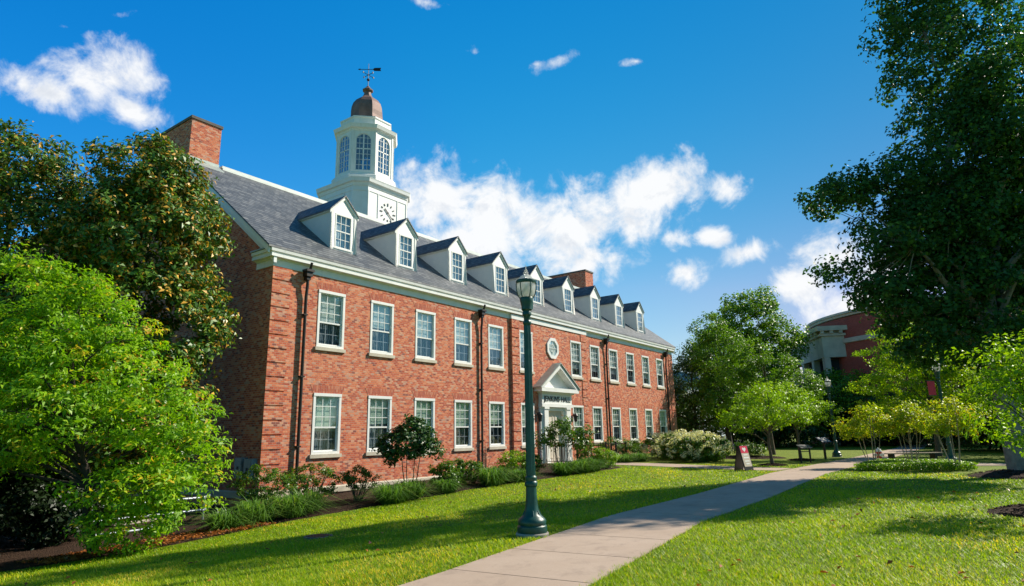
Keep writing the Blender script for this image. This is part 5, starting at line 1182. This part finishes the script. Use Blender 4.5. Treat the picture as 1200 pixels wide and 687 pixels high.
# ---------------------------------------------------------------- buildings behind
b = MB(); DC = (56.5, -19.4); DR = 15.6
drum = thing('rotunda_building', 'red brick building with curved drum and stone portico behind the trees on the right', 'building', (DC[0], DC[1], 0))
b.lathe((0, 0, 0), [(DR, -1), (DR, 13.4)], 72); obj('wall', b, M['brick_far'], drum, smooth=30)
b = MB(); b.lathe((0, 0, 0), [(DR + .03, 13.5), (DR + .1, 13.52), (DR + .12, 13.7), (DR + .3, 13.78), (DR + .3, 14.0), (DR - 1, 14.08)], 72); b.lathe((0, 0, 0), [(DR + .02, 10.6), (DR + .2, 10.65), (DR + .2, 11.1), (DR + .02, 11.15)], 72, cap=False); obj('cornice', b, M['stone_far'], drum, smooth=30)
# portico: entablature on piers, its near corner towards the lawn
pc = Vector((43.66, -7.2)) - Vector(DC); e1 = Vector((.433, -.901)); e2 = Vector((.870, .490))       # right along the front, and back
def pbox(mb, u0, u1, v0, v1, z0, z1):
    q = [pc + e1 * u + e2 * v for u, v in ((u0, v0), (u1, v0), (u1, v1), (u0, v1))]; mb.prism([(p.x, p.y, z0) for p in q], (0, 0, z1 - z0))
b = MB(); pbox(b, 0, 4.2, 0, 11, 9.2, 11.5); pbox(b, -.25, 4.45, -.25, 11.2, 11.5, 11.75); pbox(b, -.55, 4.75, -.55, 11.4, 12.05, 12.55)
for k in range(5): pbox(b, -.2 + k * .95, .15 + k * .95, -.45, -.251, 11.75, 12.05)
for k in range(9): pbox(b, -.45, -.251, .6 + k * 1.1, .95 + k * 1.1, 11.75, 12.05)
pbox(b, .1, 4.1, .1, 10.8, 11.75, 12.05)
for u in (0.0, 3.5): 
    for v in (0.0, 3.4, 6.8, 10.2): pbox(b, u + .05, u + .65, v + .05, v + .75, -1, 9.2)
obj('portico', b, M['stone_far'], drum)
b = MB(); pbox(b, 4.25, 10, .6, 10.5, -1, 11.6); obj('side_wall', b, M['brick_far'], drum)
b = MB(); pbox(b, .9, 3.3, 1.2, 10, -1, 9.1); obj('window', b, M['dark_interior'], drum)  # solid dark block standing for the shade between the portico piers

tb = thing('teal_roof_hall', 'pale distant building with a teal metal roof behind the hall corner', 'building', (78, 24, 0))
b = MB(); b.box(-9, 9, -6, 6, -1, 9.6)
for sx in (-1, 1): b.poly([(sx * 8.99, -6, 9.59), (sx * 8.99, 6, 9.59), (sx * 8.99, 0, 12.2)])
obj('wall', b, M['pale_wall'], tb, fix=False)
b = MB()
for sy in (-1, 1):
    b.prism([(-9.4, sy * 6.6, 9.35), (9.4, sy * 6.6, 9.35), (9.4, 0, 12.35), (-9.4, 0, 12.35)], (0, 0, .14))
    for k in range(32):
        x = -9.3 + k * .6; b.prism([(x, sy * 6.6, 9.49), (x + .06, sy * 6.6, 9.49), (x + .06, 0, 12.49), (x, 0, 12.49)], (0, 0, .07))
obj('roof', b, M['teal'], tb)
for k in range(5):
    for z in (2, 6):
        b = MB(); b.box(-7.4 + k * 3.4, -6.0 + k * 3.4, -6.05, -6.001, z, z + 2.0); obj('window', b, M['dark_interior'], tb)

# ---------------------------------------------------------------- turf blades
def turf():
    rng = np.random.default_rng(300); out = []
    vd = math.atan2(Fv.y, Fv.x)
    for r0, r1, dens in ((4.5, 9, 2600), (9, 14, 1300), (14, 21, 520), (21, 34, 190)):
        n = int(dens * .5 * 1.75 * (r1 * r1 - r0 * r0)); r_ = np.sqrt(rng.uniform(r0 * r0, r1 * r1, n)); a = vd + rng.uniform(-.875, .875, n)
        out.append(np.stack([CAM.x + r_ * np.cos(a), CAM.y + r_ * np.sin(a), r_], 1))
    P = np.concatenate(out); x, y, r_ = P.T
    mp = np.array(MAINPATH); pyc = np.interp(x, mp[:, 0], mp[:, 1]); ok = np.abs(y - pyc) > .97 + rng.normal(size=len(x)) * .035
    fr = np.array([(-33, -1.5), (-27, -3.0), (-24.3, -4.3), (-22.5, -4.25), (-20.4, -3.85), (-18.1, -3.95), (-15.0, -4.6), (-10.5, -4.95), (-7, -5.4), (-5, -5.75), (-3.6, -6.0), (-2.2, -5.6), (-1.7, -4.2)])
    yb = np.interp(x, fr[:, 0], fr[:, 1]); ok &= ~((x < -1.75) & (y > yb - .02 + rng.normal(size=len(x)) * .05)); ok &= y < -1.0
    ew = np.array([(-2.2, 0), (-6.5, -.6), (-10, -1.6), (-13.5, -2.0)]); wx = np.interp(-y, -ew[:, 0], ew[:, 1]); ok &= ~((np.abs(x - wx) < .97) & (y > -13) & (x > -4))
    for cx, cy, cr in ((-3.5, -20.9, 1.75), (-14.9, -20.75, 1.0), (1.1, -11.6, .68), (6.6, -11.7, .68), (-28.6, -9.8, .74), (-21.83, -13.42, .30), (-22.24, -8.14, .30)): ok &= np.hypot(x - cx, y - cy) > cr
    ok &= ~((x > -2.6) & (y < -15.2)) & ~((x > 1) & (y < -15))
    x, y, r_ = x[ok], y[ok], r_[ok]; n = len(x); z = gz(x, y)
    patch = .5 + .5 * np.sin(x * 1.3 + 2 * np.sin(y * .9)) * np.sin(y * 1.7 + 1.5 * np.sin(x * .7))
    h = rng.uniform(.030, .062, n) * (.8 + .35 * patch); w = np.maximum(.0055, .00062 * r_) * rng.uniform(.7, 1.4, n)
    a = rng.random(n) * 2 * PI; d = np.stack([np.cos(a), np.sin(a), np.zeros(n)], 1); s = np.stack([-d[:, 1], d[:, 0], np.zeros(n)], 1); B = np.stack([x, y, z - .005], 1)
    lean = rng.uniform(.3, 1.7, n)[:, None] * h[:, None]; tip = B + d * lean + np.stack([np.zeros(n), np.zeros(n), h], 1)
    V = np.stack([B - s * w[:, None], B + s * w[:, None], tip], 1).reshape(-1, 3); F = np.arange(3 * n, dtype=np.int32).reshape(n, 3)
    p2 = np.sin(x * .55 + 1.7 * np.sin(y * .41)) * np.sin(y * .63 + 2.1 * np.sin(x * .33)); t = np.clip(rng.normal(.42, .24, n) + (patch - .5) * .25 + p2 * .22, 0, .95); t[rng.random(n) < .035] = 1.0
    dr = np.sin(x * .9 + 1.3 * np.sin(y * 1.1)) + np.sin(y * 1.25 + 1.1 * np.sin(x * .6)); t = np.where((dr > 1.25) & (rng.random(n) < .22), 1.0, t)
    o = npmesh('grass', V, F, L_['grass'], None, np.repeat(t, 3)); tag(o, kind='stuff')
    print('turf blades', n)
turf()
